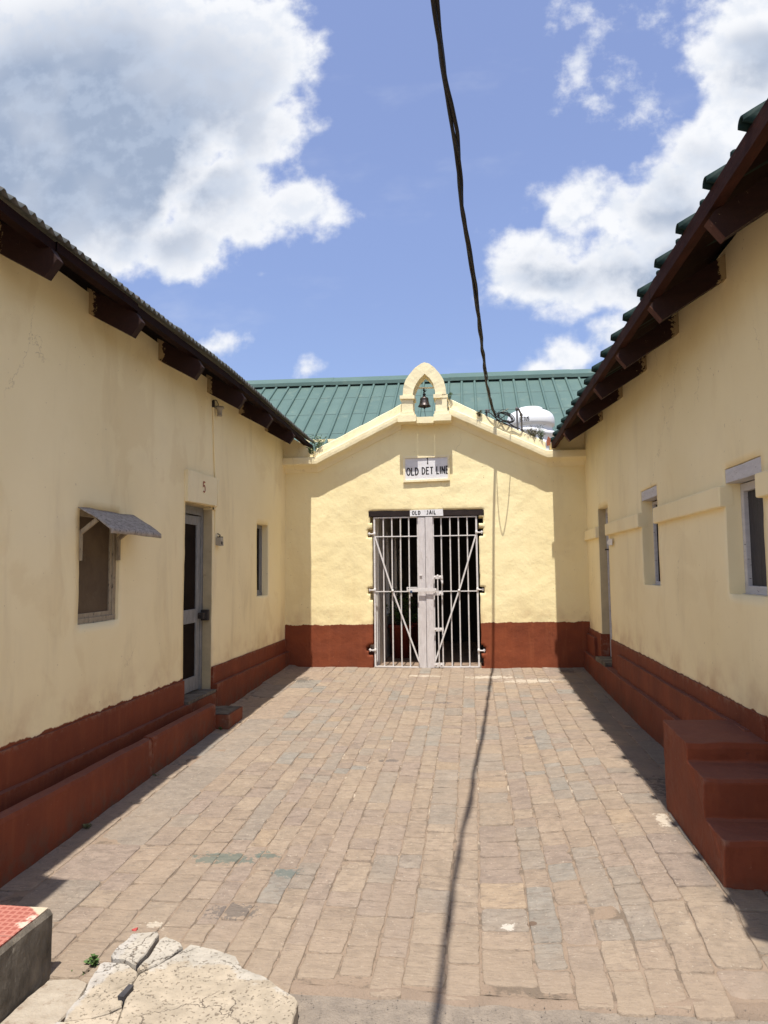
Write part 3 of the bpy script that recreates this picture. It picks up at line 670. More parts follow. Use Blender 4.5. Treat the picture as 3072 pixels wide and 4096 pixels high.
mb = MB().tube([(-.440, GY - .052, 1.515), (-.439, GY - .052, 1.0), (-.436, GY - .05, .372)], .0078, 8); mb.lathe((-.440, GY - .052, 1.512), [(0, .018), (.010, .012), (.012, 0), (.008, -.01)], 10); mb.build('drop_bolt', M['white'], L2)
MB().prism([(-.412, 1.485), (-.374, 1.485), (-.372, 1.415), (-.388, 1.412)], lambda a, b: (a, GY - .04, b), lambda a, b: (a, GY - .032, b)).tube([(-.382, GY - .045, 1.44), (-.382, GY - .06, 1.425), (-.382, GY - .045, 1.40)], .007, 8).build('bolt_catch', M['white'], L2)
mb = MB(); mb.prism([(-.822, 1.334), (-.805, 1.354), (-.70, 1.358), (-.456, 1.355), (-.454, 1.315), (-.70, 1.312), (-.80, 1.315)], lambda a, b: (a, GY - .076, b), lambda a, b: (a, GY - .068, b))
mb.tube([(-.47, GY - .08, 1.336), (-.47, GY - .04, 1.336)], .006, 8); mb.build('hasp', M['white'], L1, bevel=.0015)
MB().box(-.836, -.70, GY - .062, GY - .052, 1.362, 1.372).box(-.838, -.822, GY - .066, GY - .02, 1.312, 1.372).build('hasp_bracket', M['white'], L1)
MB().box(-.672, -.640, GY - .05, GY - .034, 1.512, 1.528).build('staple', M['white'], L1, bevel=.002)
pk = root('padlock', (-.779, GY - .08, 1.28), 'small steel padlock with blue body hanging from the white gate hasp', 'padlock')
MB().box(-.793, -.765, GY - .092, GY - .078, 1.298, 1.326).build('padlock_body', M['bluemetal'], pk, bevel=.004)
MB().tube([(-.788, GY - .085, 1.325), (-.788, GY - .085, 1.340), (-.779, GY - .085, 1.348), (-.770, GY - .085, 1.340), (-.770, GY - .085, 1.325)], .0035, 8).build('shackle', M['plasticwhite'], pk)
MB().hexa([(-.79, GY - .088, 1.256), (-.762, GY - .088, 1.256), (-.762, GY - .082, 1.256), (-.79, GY - .082, 1.256), (-.784, GY - .088, 1.298), (-.772, GY - .088, 1.298), (-.772, GY - .082, 1.298), (-.784, GY - .082, 1.298)]).build('key_tag', M['zinc'], pk)

# ================================================================ foliage helper
def leaf_quad(mb, p, dirv, L, w):
    t = Vector(dirv).normalized(); sdev = t.cross(Vector((0, 0, 1)))
    sdev = (sdev.normalized() if sdev.length > .01 else Vector((1, 0, 0))) ; sdev = (Matrix.Rotation(rnd(-.8, .8), 3, t) @ sdev)
    p = Vector(p); m_ = p + t * L * .5 + Vector((0, 0, L * .06)); e = p + t * L - Vector((0, 0, L * .12))
    mb.add([p, m_ - sdev * w / 2, e, m_ + sdev * w / 2], [(0, 1, 2, 3)])
def weed(loc, h, n, spread, label, mat='leaf', lf=.035, lw=.010, name='weed', group=None, per=11, lean=(0, 0)):
    r = root(name, loc, label, 'weed', group); st, lv = MB(), MB(); loc = Vector(loc)
    for i in range(n):
        a = rnd(0, 6.28); hh = h * rnd(.45, 1.0); q = Vector((math.cos(a) * spread * rnd(.2, 1) + lean[0] * hh, math.sin(a) * spread * rnd(.2, 1) + lean[1] * hh, hh))
        b0 = loc + Vector((rnd(-.3, .3) * spread, rnd(-.3, .3) * spread, -.01))
        pts = [b0, b0 + q * .5 + Vector((0, 0, .06 * h)), b0 + q]
        st.tube(pts, [.0022, .0018, .001], 5, False)
        for k in range(per):
            t = .15 + .85 * k / per; p_ = pts[0].lerp(pts[1], t * 2) if t < .5 else pts[1].lerp(pts[2], t * 2 - 1)
            b_ = rnd(0, 6.28); leaf_quad(lv, p_, (math.cos(b_), math.sin(b_), rnd(.1, .9)), lf * rnd(.6, 1.2), lw * rnd(.7, 1.3))
    st.build('stem', M['stem'], r); lv.build('foliage', M[mat], r); return r
# potted plants in the passage
for i, (x, y, s, lb) in enumerate([(-1.04, 10.35, 1.0, 'bushy plant in a red pot behind the left gate leaf beside the white arches'), (-.90, 11.15, .95, 'leafy plant in a red pot deeper in the dark passage, right of the bushy one')]):
    r = root('potted_plant', (x, y, .34), lb, 'potted plant', 'potted plants in the gate passage')
    MB().lathe((x, y, .335), [(0, 0), (.13, 0), (.17, .42 * s), (.19, .43 * s), (.19, .47 * s), (.165, .47 * s), (.15, .42 * s), (0, .41 * s)], 24).build('pot', M['potred'], r)
    st, lv = MB(), MB()
    for k in range(26):
        a = rnd(0, 6.28); q = Vector((math.cos(a) * rnd(.05, .26), math.sin(a) * rnd(.05, .26), rnd(.2, .58) * s)); b0 = Vector((x + rnd(-.05, .05), y + rnd(-.05, .05), .75 * s))
        st.tube([b0, b0 + q * .5 + Vector((0, 0, .05)), b0 + q], [.005, .004, .002], 5, False)
        for j in range(14):
            b_ = rnd(0, 6.28); leaf_quad(lv, b0 + q * rnd(.35, 1.0), (math.cos(b_), math.sin(b_), rnd(-.3, .6)), .06, .028)
    st.build('stem', M['stem'], r); lv.build('foliage', M['leaf'], r)

# ================================================================ LEFT BUILDING (corrugated roof)
lb = root('corrugated_roof_building', (-4.5, 5.8, .2), 'cream building along the left side with a corrugated iron roof over dark rafter ends', 'building')
def lhole(y, z):
    return (4.198 < y < 4.712 and 1.272 < z < 2.0) or (5.848 < y < 6.512 and .50 < z < 2.215) or (7.925 < y < 8.372 and 1.305 < z < 2.145)
us = cuts(2.15, D + .02, .06, [4.198, 4.712, 5.848, 6.512, 7.925, 8.372]); vs = cuts(-.15, 3.42, .06, [1.272, 2.0, .50, 2.215, 1.305, 2.145])
lw_ = wall(lambda u, v, dd: (XL - dd, u, v), us, vs, lhole, .125, .006, None, .003, 1.4)
lw_.prism([(XL, -.15), (XL - .02, 3.42), (-4.7, 4.75), (-7.0, 3.42), (-7.0, -.15)], lambda a, b: (a - .13, 2.151, b), lambda a, b: (a - .13, 2.30, b))
lw_.prism([(XL, -.15), (XL - .02, 3.42), (-4.7, 4.75), (-7.0, 3.42), (-7.0, -.15)], lambda a, b: (a - .13, 9.25, b), lambda a, b: (a - .13, 9.40, b))
lw_.box(-7.15, -7.0, 2.15, 9.4, -.15, 3.42).box(-2.95, -2.9, 2.2, 9.3, 0, 3.3).build('wall', M['left'], lb)
def roof_edge(y):    # gentle sag of the eave
    return 3.357 + .022 * Vn(y * .55, 3.3) + .012 * math.sin(y * 1.3) - (.03 if y > 7.5 else 0) * (y - 7.5) / 2
# corrugated sheet
def corr(mb, y0, y1, xe, dz=0):
    ys = fr(y0, y1, .0115); ss_ = [0, .25, .5, .8, 1.2, 1.8, 2.6]
    mb.grid(ys, ss_, lambda y, s: (xe - s * .866 + .008 * Vn(y * 6, 1), y, roof_edge(y) + .5 * s * 1.0 + .0150 * math.sin(y * 2 * math.pi / .074) + .012 + dz + .003 * Vn(y * 3, s * 4)))
mb = MB(); corr(mb, 1.98, 4.95, -2.10); corr(mb, 4.88, 7.30, -2.095, .004); corr(mb, 7.22, 9.46, -2.10, .002); corr(mb, 1.97, 2.26, -1.95, -.02)
mb.grid([1.98, 9.46], [-4.35, -7.3], lambda y, x: (x, y, 4.66 + (x + 4.35) * .5))
o = mb.build('corrugated_roof', M['corr'], lb); sm_ = o.modifiers.new('thick', 'SOLIDIFY'); sm_.thickness = .003
# rafters, eave batten
for k, y in enumerate([2.25, 3.30, 4.235, 5.28, 6.335, 7.255, 8.215]):
    def zb(x): return 3.118 + .56 * (-2.15 - x) + .01 * Vn(y, 1)
    mb = MB().prism([(-2.15, zb(-2.15)), (-2.9, zb(-2.9)), (-2.9, zb(-2.9) + .17), (-2.12, zb(-2.12) + .167), (-2.083, zb(-2.083) + .13)], lambda a, b: (a, y, b), lambda a, b: (a, y + .058, b))
    mb.build('rafter', M['rafter'], lb, cut=.08, rough=.004)
for (y0, y1, dzz, dxx) in [(1.99, 3.36, 0, 0), (3.36, 4.27, .006, .006), (4.275, 6.36, -.004, .0), (6.365, 8.26, .0, .004), (8.265, 9.44, -.008, 0)]:
    mb = MB().grid(fr(y0, y1, .12), [0, 1, 2, 3, 4], lambda y, k: (-2.185 + dxx + (.055 if k in (1, 2) else 0), y, roof_edge(y) - (.066 if k in (0, 1, 4) else .014) + dzz), False)
    mb.build('eave_batten', M['wood'], lb, rough=.004)
MB().box(-2.62, -2.46, 2.2, 9.25, 3.40, 3.52).build('wall_plate', M['lintel'], lb)
# plinth: upper offset, ledge; beyond the door a lower one
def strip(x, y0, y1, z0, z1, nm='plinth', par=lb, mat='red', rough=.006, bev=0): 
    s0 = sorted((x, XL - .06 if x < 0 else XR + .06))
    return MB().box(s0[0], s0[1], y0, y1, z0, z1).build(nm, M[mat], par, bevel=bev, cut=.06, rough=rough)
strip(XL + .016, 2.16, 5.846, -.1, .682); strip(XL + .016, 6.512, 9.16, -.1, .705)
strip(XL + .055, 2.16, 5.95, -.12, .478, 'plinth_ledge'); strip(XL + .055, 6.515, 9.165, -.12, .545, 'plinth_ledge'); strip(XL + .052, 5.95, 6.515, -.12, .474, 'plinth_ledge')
MB().box(XL - .16, XL + .050, 5.852, 6.508, .478, .503).build('door_sill', M['grime'], lb, cut=.06, rough=.008)
# door 5: weathered frame with dark panes
dr = MB().box(XL - .135, XL - .09, 6.455, 6.512, .503, 2.20).box(XL - .135, XL - .09, 5.848, 5.905, .503, 2.20).box(XL - .135, XL - .09, 5.905, 6.455, 2.125, 2.20).build('door', M['greywood'], lb, bevel=.004)
mb = MB()
mb.box(XL - .128, XL - .096, 6.36, 6.448, .515, 2.115).box(XL - .128, XL - .096, 5.91, 5.99, .515, 2.115).box(XL - .127, XL - .097, 5.99, 6.36, 2.03, 2.113).box(XL - .127, XL - .097, 5.99, 6.36, 1.13, 1.255).box(XL - .127, XL - .097, 5.99, 6.36, .517, .645)
mb.build('door_leaf', M['greywood'], dr, bevel=.003)
MB().box(XL - .118, XL - .108, 5.985, 6.365, .64, 1.135).box(XL - .118, XL - .108, 5.985, 6.365, 1.25, 2.035).build('door_panel', M['glass_dark'], dr)
MB().box(XL - .095, XL - .045, 6.40, 6.47, 1.16, 1.215).box(XL - .09, XL - .02, 6.46, 6.505, 1.14, 1.24).tube([(XL - .07, 6.36, 1.205), (XL - .06, 6.50, 1.195)], .006, 6).build('door_lock', M['iron'], dr, bevel=.004)
MB().box(XL - .128, XL - .02, 5.85, 6.51, 2.2, 2.235).build('door_lintel', M['reveal'], lb)
MB().box(XL - .088, XL - .006, 6.504, 6.520, .503, 2.195).build('door_reveal', M['reveal'], lb, cut=.06, rough=.004)
# windows
def lwin(y0, y1, z0, z1, pane, fm, dep, lbl=None):
    fr_ = MB().box(XL - .12, XL - dep, y0 + .001, y0 + .035, z0, z1).box(XL - .12, XL - dep, y1 - .042, y1 - .001, z0, z1).box(XL - .12, XL - dep + .002, y0, y1, z0 - .004, z0 + .036).box(XL - .12, XL - dep, y0 + .035, y1 - .042, z1 - .04, z1 - .002).build('window', M[fm], lb, bevel=.003, label=lbl)
    MB().box(XL - .115, XL - dep - .018, y0 + .034, y1 - .043, z0 + .036, z1 - .04).build('pane', M[pane], fr_)
    MB().box(XL - .113, XL - dep - .008, y1 - .075, y1 - .044, z0 + .036, z1 - .04).box(XL - .113, XL - dep - .0095, y0 + .036, y1 - .075, z0 + .036, z0 + .066).build('sash', M[fm], fr_)
    return fr_
w1 = lwin(4.198, 4.712, 1.272, 2.0, 'board', 'palewood', .022, 'boarded window under the small zinc awning')
w2 = lwin(7.925, 8.372, 1.305, 2.145, 'glass_dark', 'greywood', .075, 'narrow dark window near the gatehouse')
# awning over the first window
aw = root('window_awning', (-2.40, 4.54, 1.95), 'small bent grey zinc awning over the boarded left window', 'awning')
mb = MB(); ys = fr(4.172, 4.905, .05); ts = [0, .2, .4, .6, .8, .93, 1.0, 1.04]
def awf(y, t):   # nearly flat sheet
    tt = min(t, 1.0); x = XL + .005 + .215 * tt + (.004 * Vn(y * 9, t * 3)); sag = .012 * Vn(y * 5, t * 2)
    z = 2.012 - .118 * tt - .02 * tt * tt + .002 * math.sin(tt * 3.1) + sag * .6 - (.030 if t > 1.0 else 0)
    return (x, y + .02 * Vn(t * 4, y * 2), z)
mb.grid(ys, ts, awf); o = mb.build('awning_sheet', M['zinc'], aw); o.modifiers.new('thick', 'SOLIDIFY').thickness = .006
MB().bar((XL - .004, 4.206, 1.845), (XL + .112, 4.206, 1.932), .018, .026).bar((XL + .004, 4.206, 1.675), (XL + .004, 4.206, 1.86), .018, .018, (1, 0, 0)).build('strut', M['palewood'], aw, cut=.05, rough=.002)
MB().bar((XL - .006, 4.690, 1.825), (XL + .10, 4.690, 1.905), .020, .026).bar((XL + .004, 4.690, 1.682), (XL + .004, 4.690, 1.84), .018, .022, (1, 0, 0)).build('strut', M['palewood'], aw, cut=.05, rough=.002)
# number plate above the door
np_ = root('number_plate', (XL, 6.19, 2.35), 'raised cream slab painted with a red 5 above the left door', 'sign')
MB().hexa([(XL - .02, 5.836, 2.205), (XL + .032, 5.836, 2.205), (XL + .032, 6.548, 2.224), (XL - .02, 6.548, 2.224), (XL - .02, 5.836, 2.482), (XL + .03, 5.836, 2.482), (XL + .03, 6.548, 2.492), (XL - .02, 6.548, 2.492)]).build('slab', M['trim'], np_, bevel=.004, cut=.08, rough=.002)
mb = MB(); letters(mb, '5', 6.170, 2.318, .098, .0125, .1, 1.05, lambda x, z, k: (XL + .0345 + k * .0002, x, z)); mb.build('lettering', M['redletter'], np_)
# lamp holder, conduit, switch box
cn = MB().tube([(XL + .008, 6.47, 3.225), (XL + .008, 6.505, 2.80), (XL + .008, 6.543, 2.49), (XL + .03, 6.556, 2.488), (XL + .034, 6.558, 2.24), (XL + .010, 6.556, 2.20), (XL + .008, 6.55, 1.95)], .008, 8)
cn.box(XL - .09, XL + .012, 6.50, 6.516, 2.188, 2.206).box(XL + .001, XL + .012, 6.50, 6.575, 2.188, 2.206)
tag(cn.build('conduit', M['left']), 'thin cream conduit running down beside the number 5 slab', 'conduit')
lh = root('lamp_holder', (XL, 6.5, 3.18), 'empty bulb socket on the left wall under the rafter ends', 'lamp holder')
MB().lathe((XL + .04, 6.56, 3.165), [(0, .03), (.042, .03), (.045, .012), (.025, .002), (.022, -.05), (.025, -.052), (.025, -.062), (0, -.06)], 18).build('socket', M['socket'], lh)
MB().tube([(XL + .006, 6.47, 3.24), (XL + .03, 6.50, 3.245), (XL + .04, 6.53, 3.21), (XL + .02, 6.55, 3.19)], .004, 6).box(XL, XL + .02, 6.46, 6.485, 3.17, 3.235).build('bracket', M['iron'], lh)
sb = root('switch_box', (XL, 6.63, 1.885), 'small rusty open electrical box on the wall beside the left door', 'switch box')
MB().hexa([(XL, 6.59, 1.85), (XL + .055, 6.59, 1.84), (XL + .055, 6.665, 1.845), (XL, 6.665, 1.85), (XL, 6.59, 1.925), (XL + .05, 6.59, 1.925), (XL + .05, 6.665, 1.928), (XL, 6.665, 1.93)]).build('box', M['socket'], sb, bevel=.003)
MB().box(XL + .048, XL + .058, 6.60, 6.63, 1.855, 1.885).build('switch', M['iron'], sb)
MB().tube([(XL + .03, 6.60, 1.925), (XL + .05, 6.58, 1.945), (XL + .03, 6.56, 1.96)], .005, 6).box(XL + .01, XL + .05, 6.60, 6.66, 1.926, 1.934).build('wire_entry', M['iron'], sb)

# low red wall of the drain, step block
dw = root('drain_wall', (-2.27, 4.0, .15), 'low red oxide wall and channel running along the foot of the left wall', 'low wall')
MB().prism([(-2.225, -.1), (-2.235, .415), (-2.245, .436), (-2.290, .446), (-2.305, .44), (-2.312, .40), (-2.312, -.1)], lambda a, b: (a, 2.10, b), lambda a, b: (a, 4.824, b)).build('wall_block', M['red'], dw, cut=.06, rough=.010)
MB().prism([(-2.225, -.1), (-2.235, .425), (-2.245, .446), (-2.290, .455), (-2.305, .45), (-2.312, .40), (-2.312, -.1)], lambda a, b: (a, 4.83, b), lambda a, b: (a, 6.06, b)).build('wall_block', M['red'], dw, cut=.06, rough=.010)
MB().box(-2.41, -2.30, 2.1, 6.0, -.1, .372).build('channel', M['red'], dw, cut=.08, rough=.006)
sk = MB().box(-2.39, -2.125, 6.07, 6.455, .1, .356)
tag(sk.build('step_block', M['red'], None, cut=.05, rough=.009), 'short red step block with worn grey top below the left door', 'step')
MB_top = MB().grid(fr(-2.385, -2.135, .05), fr(6.08, 6.445, .05), lambda x, y: (x, y, .360 + .004 * Vn(x * 9, y * 9))).build('worn_top', M['grime'], bpy.data.objects['step_block'])

# ================================================================ RIGHT BUILDING (green tiled roof)
rb = root('tiled_roof_building', (4.0, 5.8, .2), 'cream building along the right side under a green ribbed tile roof', 'building')
def rhole(y, z): return (3.715 < y < 4.236 and 1.445 < z < 2.15) or (5.724 < y < 6.252 and 1.452 < z < 2.24) or (7.757 < y < 8.339 and .60 < z < 2.265) or (2.3 < y < 3.80 and z < .80)
us = cuts(2.15, D + .02, .06, [3.80, 3.715, 4.236, 5.724, 6.252, 7.757, 8.339]); vs = cuts(-.15, 3.37, .06, [.80, 1.445, 2.15, 1.452, 2.24, .60, 2.265])
rw = wall(lambda u, v, dd: (XR + dd, u, v), us, vs, rhole, .125, .005, None, .003, 1.4)
gab = [(XR, -.15), (XR, 3.37), (3.9, 4.80), (6.2, 3.37), (6.2, -.15)]
rw.prism(gab, lambda a, b: (a + .13, 2.151, b), lambda a, b: (a + .13, 2.30, b)).prism(gab, lambda a, b: (a + .13, 9.25, b), lambda a, b: (a + .13, 9.40, b))
rw.box(6.2, 6.33, 2.15, 9.4, -.15, 3.37).box(1.90, 1.95, 2.2, 9.3, 0, 3.3).build('wall', M['right'], rb)
# ribbed tile sheet
def rib_h(t):   # t: distance from rib centre
    return math.sqrt(max(0, .030 ** 2 - t * t)) * 1.1 if abs(t) < .030 else -.006 * math.cos(min(1, (abs(t) - .030) / .18) * math.pi) - .004
ribs = [2.207 + .4062 * k for k in range(18)]; ribs = [r for r in ribs if r < 9.35]
ys = []
for r in ribs: ys += [r - .21, r - .15, r - .09, r - .055, r - .032] + [r + .030 * math.sin(a) for a in (-1.56, -1.45, -1.3, -1.1, -.9, -.65, -.4, -.2, 0, .2, .4, .65, .9, 1.1, 1.3, 1.45, 1.56)] + [r + .032, r + .055, r + .09, r + .15]
ys = sorted(y for y in ys if 2.0 < y < 9.25)
def tf(y, s):
    r = min(ribs, key=lambda q: abs(q - y)); t = y - r; w = .008 * Vn(r * 3, math.floor(s / .4) * 2)
    back = .036 if abs(t) > .031 else 0
    return (1.005 + back + s * .866, y, 3.204 + s * .5 + rib_h(t) + w + .004 * Vn(y * 5, s * 5) - .008 * ((s / .42) % 1))
mb = MB().grid(ys, [0, .05, .15, .4, .43, .8, .85, 1.3, 2.0, 3.1], tf); mb.grid([2.0, 9.3], [3.69, 6.5], lambda y, x: (x, y, 4.78 - (x - 3.7) * .5))
o = mb.build('tile_roof', M['greendark'], rb); o.modifiers.new('thick', 'SOLIDIFY').thickness = .010
for r in ribs:
    for s in (.16,): MB().lathe((1.005 + s * .866 - .012, r, 3.204 + s * .5 + .036), [(.017, 0), (.019, .006), (.018, .018), (.012, .024), (0, .026)], 10).build('roof_bolt', M['greendark'], rb)
for k, y in enumerate([2.03, 3.04, 4.04, 4.97, 5.88, 6.80, 7.83]):
    def zb(x): return 2.976 + .628 * (x - 1.084) + .008 * Vn(y, 5)
    MB().prism([(1.084, zb(1.084)), (1.9, zb(1.9)), (1.9, zb(1.9) + .13), (1.05, zb(1.05) + .146), (1.02, zb(1.02) + .124)], lambda a, b: (a, y, b), lambda a, b: (a, y + .055, b)).build('rafter', M['rafter'], rb, cut=.08, rough=.004)
    MB().prism([(1.0825, zb(1.084) - .001), (1.0185, zb(1.02) + .123), (1.0225, zb(1.022) + .126), (1.0865, zb(1.084) - .0005)], lambda a, b: (a, y - .001, b), lambda a, b: (a, y + .056, b)).build('rafter_end', M['endgrain'], rb)
for (y0, y1, dzz) in [(2.0, 4.1, 0), (4.105, 5.94, -.004), (5.945, 7.89, .004), (7.895, 9.2, -.006)]:
    MB().grid(fr(y0, y1, .12), [0, 1, 2, 3, 4], lambda y, k: (1.036 + (.045 if k in (2, 3) else 0), y, (3.116 if k in (0, 3, 4) else 3.196) + dzz + .008 * Vn(y * .9, 7)), False).build('eave_batten', M['woodred'], rb, rough=.004)
MB().box(1.085, 1.10, 2.0, 9.2, 3.19, 3.215).prism([(1.085, 3.205), (1.46, 3.42), (1.46, 3.432), (1.085, 3.217)], lambda a, b: (a, 2.05, b), lambda a, b: (a, 9.2, b)).build('soffit_board', M['wood'], rb)
# string course
for y0, y1 in ((8.337, 9.16), (6.25, 7.76), (4.235, 5.73), (2.16, 3.716)):
    MB().box(XR - .036, XR + .05, y0 + .0, y1 - .0, 1.935, 2.058).build('string_course', M['right'], rb, bevel=.012, segs=3, cut=.08, rough=.004)
# plinth steps
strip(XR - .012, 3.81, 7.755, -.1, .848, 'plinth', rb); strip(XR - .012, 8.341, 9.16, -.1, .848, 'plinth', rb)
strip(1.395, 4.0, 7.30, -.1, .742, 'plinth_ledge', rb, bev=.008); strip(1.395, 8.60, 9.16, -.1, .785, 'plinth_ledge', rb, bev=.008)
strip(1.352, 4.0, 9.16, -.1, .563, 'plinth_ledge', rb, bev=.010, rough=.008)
MB().box(1.36, XR + .12, 7.76, 8.335, .55, .604).build('door_sill', M['grime'], rb, cut=.06, rough=.005)
# door
d2 = MB().box(XR + .085, XR + .13, 8.285, 8.339, .604, 2.265).box(XR + .085, XR + .13, 7.757, 7.80, .604, 2.265).box(XR + .085, XR + .13, 7.80, 8.285, 2.21, 2.265).build('door', M['whitewood'], rb, bevel=.003)
MB().box(XR + .096, XR + .12, 7.80, 8.285, .61, 2.21).build('door_leaf', M['whitewood'], d2); MB().tube([(XR + .09, 8.25, 1.80), (XR + .055, 8.25, 1.80), (XR + .055, 8.25, 1.79)], .008, 6).build('door_hook', M['iron'], d2)
MB().box(XR + .005, XR + .084, 8.331, 8.348, .85, 2.262).build('door_reveal', M['reveal'], rb, cut=.06, rough=.003)
MB().box(XR + .004, XR + .084, 8.330, 8.348, .60, .8495).build('door_reveal_base', M['red'], rb, cut=.06, rough=.002)
# windows with white timber lintels
def rwin(y0, y1, z0, z1, dep, fw, ztop, lbl):
    f = MB().box(XR + dep, XR + .125, y1 - fw, y1 - .001, z0, ztop).box(XR + dep, XR + .125, y0 + .001, y0 + fw, z0, ztop).box(XR + dep - .001, XR + .125, y0 + fw, y1 - fw, z0, z0 + fw).box(XR + dep - .001, XR + .125, y0 + fw, y1 - fw, ztop - fw, ztop).build('window', M['whitewood'], rb, bevel=.004, label=lbl)
    ym = (y0 + y1) / 2
    MB().box(XR + dep + .024, XR + .12, y0 + fw, ym - .002, z0 + fw, ztop - fw).box(XR + dep + .024, XR + .12, ym + .002, y1 - fw, z0 + fw, ztop - fw).build('shutter', M['shutter'] if fw > .035 else M['glass_dark'], f, bevel=.002)
    MB().box(XR + .116, XR + .124, y0 + .002, y1 - .002, ztop + .001, z1 - .001).build('shutter_gap', M['lintel'], f)
    l = MB().box(XR + .006, XR + .10, y0 + .003, y1 - .003, z1 - .082, z1 - .004).build('window_lintel', M['whitewood'], rb, cut=.05, rough=.005)
    MB().hexa([(XR + .004, y0 + .002, z0 - .02), (XR + .12, y0 + .002, z0 - .02), (XR + .12, y1 - .002, z0 - .02), (XR + .004, y1 - .002, z0 - .02), (XR + .004, y0 + .002, z0 - .006), (XR + .12, y0 + .002, z0 + .006), (XR + .12, y1 - .002, z0 + .006), (XR + .004, y1 - .002, z0 - .006)]).build('window_sill', M['skim'], rb)
rwin(3.715, 4.236, 1.445, 2.15, .082, .045, 2.062, 'wide white framed window with dark plank shutters')
rwin(5.724, 6.252, 1.452, 2.24, .09, .026, 2.146, 'narrow looking dark window with flaking white lintel')
# paper arrow
mb = MB().prism([(7.45, 1.825), (7.45, 1.888), (7.64, 1.892), (7.635, 1.905), (7.80, 1.860), (7.635, 1.818), (7.64, 1.829)], lambda a, b: (XR - .014 - .02 * max(0, (7.5 - a) * 8), a, b), lambda a, b: (XR - .012 - .02 * max(0, (7.5 - a) * 8), a, b))
tag(mb.build('paper_arrow', M['paper']), 'small white paper arrow stuck on the right wall pointing to the door', 'arrow sign')
# red concrete steps
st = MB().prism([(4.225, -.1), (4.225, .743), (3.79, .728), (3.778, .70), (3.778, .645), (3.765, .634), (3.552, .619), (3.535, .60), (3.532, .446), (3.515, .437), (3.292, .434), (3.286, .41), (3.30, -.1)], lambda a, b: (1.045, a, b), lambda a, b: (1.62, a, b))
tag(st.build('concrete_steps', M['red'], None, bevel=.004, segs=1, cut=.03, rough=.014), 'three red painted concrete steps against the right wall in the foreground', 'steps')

# ================================================================ REAR BUILDING with green roof
bb = root('green_roof_building', (0, 17, .3), 'building behind the gatehouse with a large green standing seam metal roof', 'building')
RZ, RY, SL = 6.24, 17.0, .675
rzf = lambda x: RZ - .0087 * (x + 5.4)
MB().box(-9, 7, 14.0, 14.25, 0, 4.25).box(-9, -8.8, 14.25, 20, 0, 4.2).box(6.8, 7, 14.25, 20, 0, 4.2).box(-9, 7, 20, 20.2, 0, 4.2).build('wall', M['left'], bb)
xs = fr(-10, 8, .32)
mb = MB().grid(fr(-10, 8, .32), [13.4, 14.29, 15.18, 16.07, 17.0], lambda x, y: (x, y, rzf(x) - (RY - y) * SL + .006 * Vn(x * 2, y * 2)), False)
mb.grid([-10, 8], [17.0, 20.6], lambda x, y: (x, y, rzf(x) - (y - RY) * SL), False)
o = mb.build('metal_roof', M['green'], bb); o.modifiers.new('thick', 'SOLIDIFY').thickness = .02
mb = MB()
x = -9.85
while x < 7.6:
    mb.tube([(x + .01 * Vn(x, y), y, rzf(x) - (RY - y) * SL + .022) for y in (13.4, 14.5, 15.6, 16.45, 16.80)], .030, 10); x += .303
mb.build('roof_rib', M['green'], bb)
mb = MB()
for k, yy in enumerate((14.35, 15.25, 16.1)):
    mb.grid(fr(-10, 8, .303), [0, 1], lambda x, t: (x, yy - .012 * t, rzf(x) - (RY - yy) * SL + .016 - .012 * t + .003 * Vn(x * 7, yy)), False)
o = mb.build('sheet_lap', M['green'], bb)
for x0, x1, dd in ((-10, -6.2, 0), (-6.25, -3.3, .006), (-3.35, -.4, .0), (-.45, 2.4, .007), (2.35, 8, 0)):
    MB().prism([(16.73, -.105), (16.735, -.02), (17.0, .150), (17.26, -.02), (17.265, -.105), (17.25, -.04), (17.0, .12), (16.75, -.04)], lambda a, b: (x0, a, rzf(x0) + b - .02 + dd), lambda a, b: (x1, a, rzf(x1) + b - .02 + dd)).build('ridge_cap', M['green'], bb)

# ---------------------------------------------------------------- water tank on the gatehouse roof
wt = root('water_tank', (.96, 11.3, 3.08), 'white plastic water tank standing on the gatehouse roof behind the right parapet', 'water tank')
prof = [(0, 0), (.345, 0), (.355, .02), (.36, .30), (.352, .32), (.350, .40), (.366, .42), (.368, .46), (.362, .49), (.340, .505), (.336, .56), (.345, .58), (.366, .60), (.370, .63), (.362, .655), (.342, .665), (.338, .715), (.345, .735), (.368, .75), (.374, .78), (.3745, .83), (.366, .88), (.345, .925), (.312, .96), (.27, .982), (.22, .995), (.0, .999)]
n = 96; cx, cy = .965, 11.32; vs = []; ac = math.atan2(-1, -.34)
for r, z in prof:
    for k in range(n):
        a = k * 2 * math.pi / n; wv = .022 * math.cos((a - ac) * 3) * (1 if .48 < z < .72 else 0)
        vs.append((cx + r * math.cos(a), cy + r * math.sin(a), 3.08 + z + wv))
MB().add(vs, [(i * n + k, i * n + (k + 1) % n, (i + 1) * n + (k + 1) % n, (i + 1) * n + k) for i in range(len(prof) - 1) for k in range(n)], True).build('tank_body', M['plasticwhite'], wt)
MB().lathe((cx, cy, 4.07), [(.19, 0), (.195, .006), (.195, .045), (.185, .055), (.10, .066), (0, .068)], 32).build('tank_lid', M['plasticwhite'], wt)
mb = MB(); ac = math.atan2(-1, -.34)
def onT(x, z, k):   # lettering wraps the tank wall
    a = ac + (x) / .374; return (cx + (.3745 + .0002 * k) * math.cos(a), cy + (.3745 + .0002 * k) * math.sin(a), z)
letters(mb, 'ECTUS', -.075, 3.862, .056, .012, .14, .72, onT); mb.build('lettering', M['black'], wt)
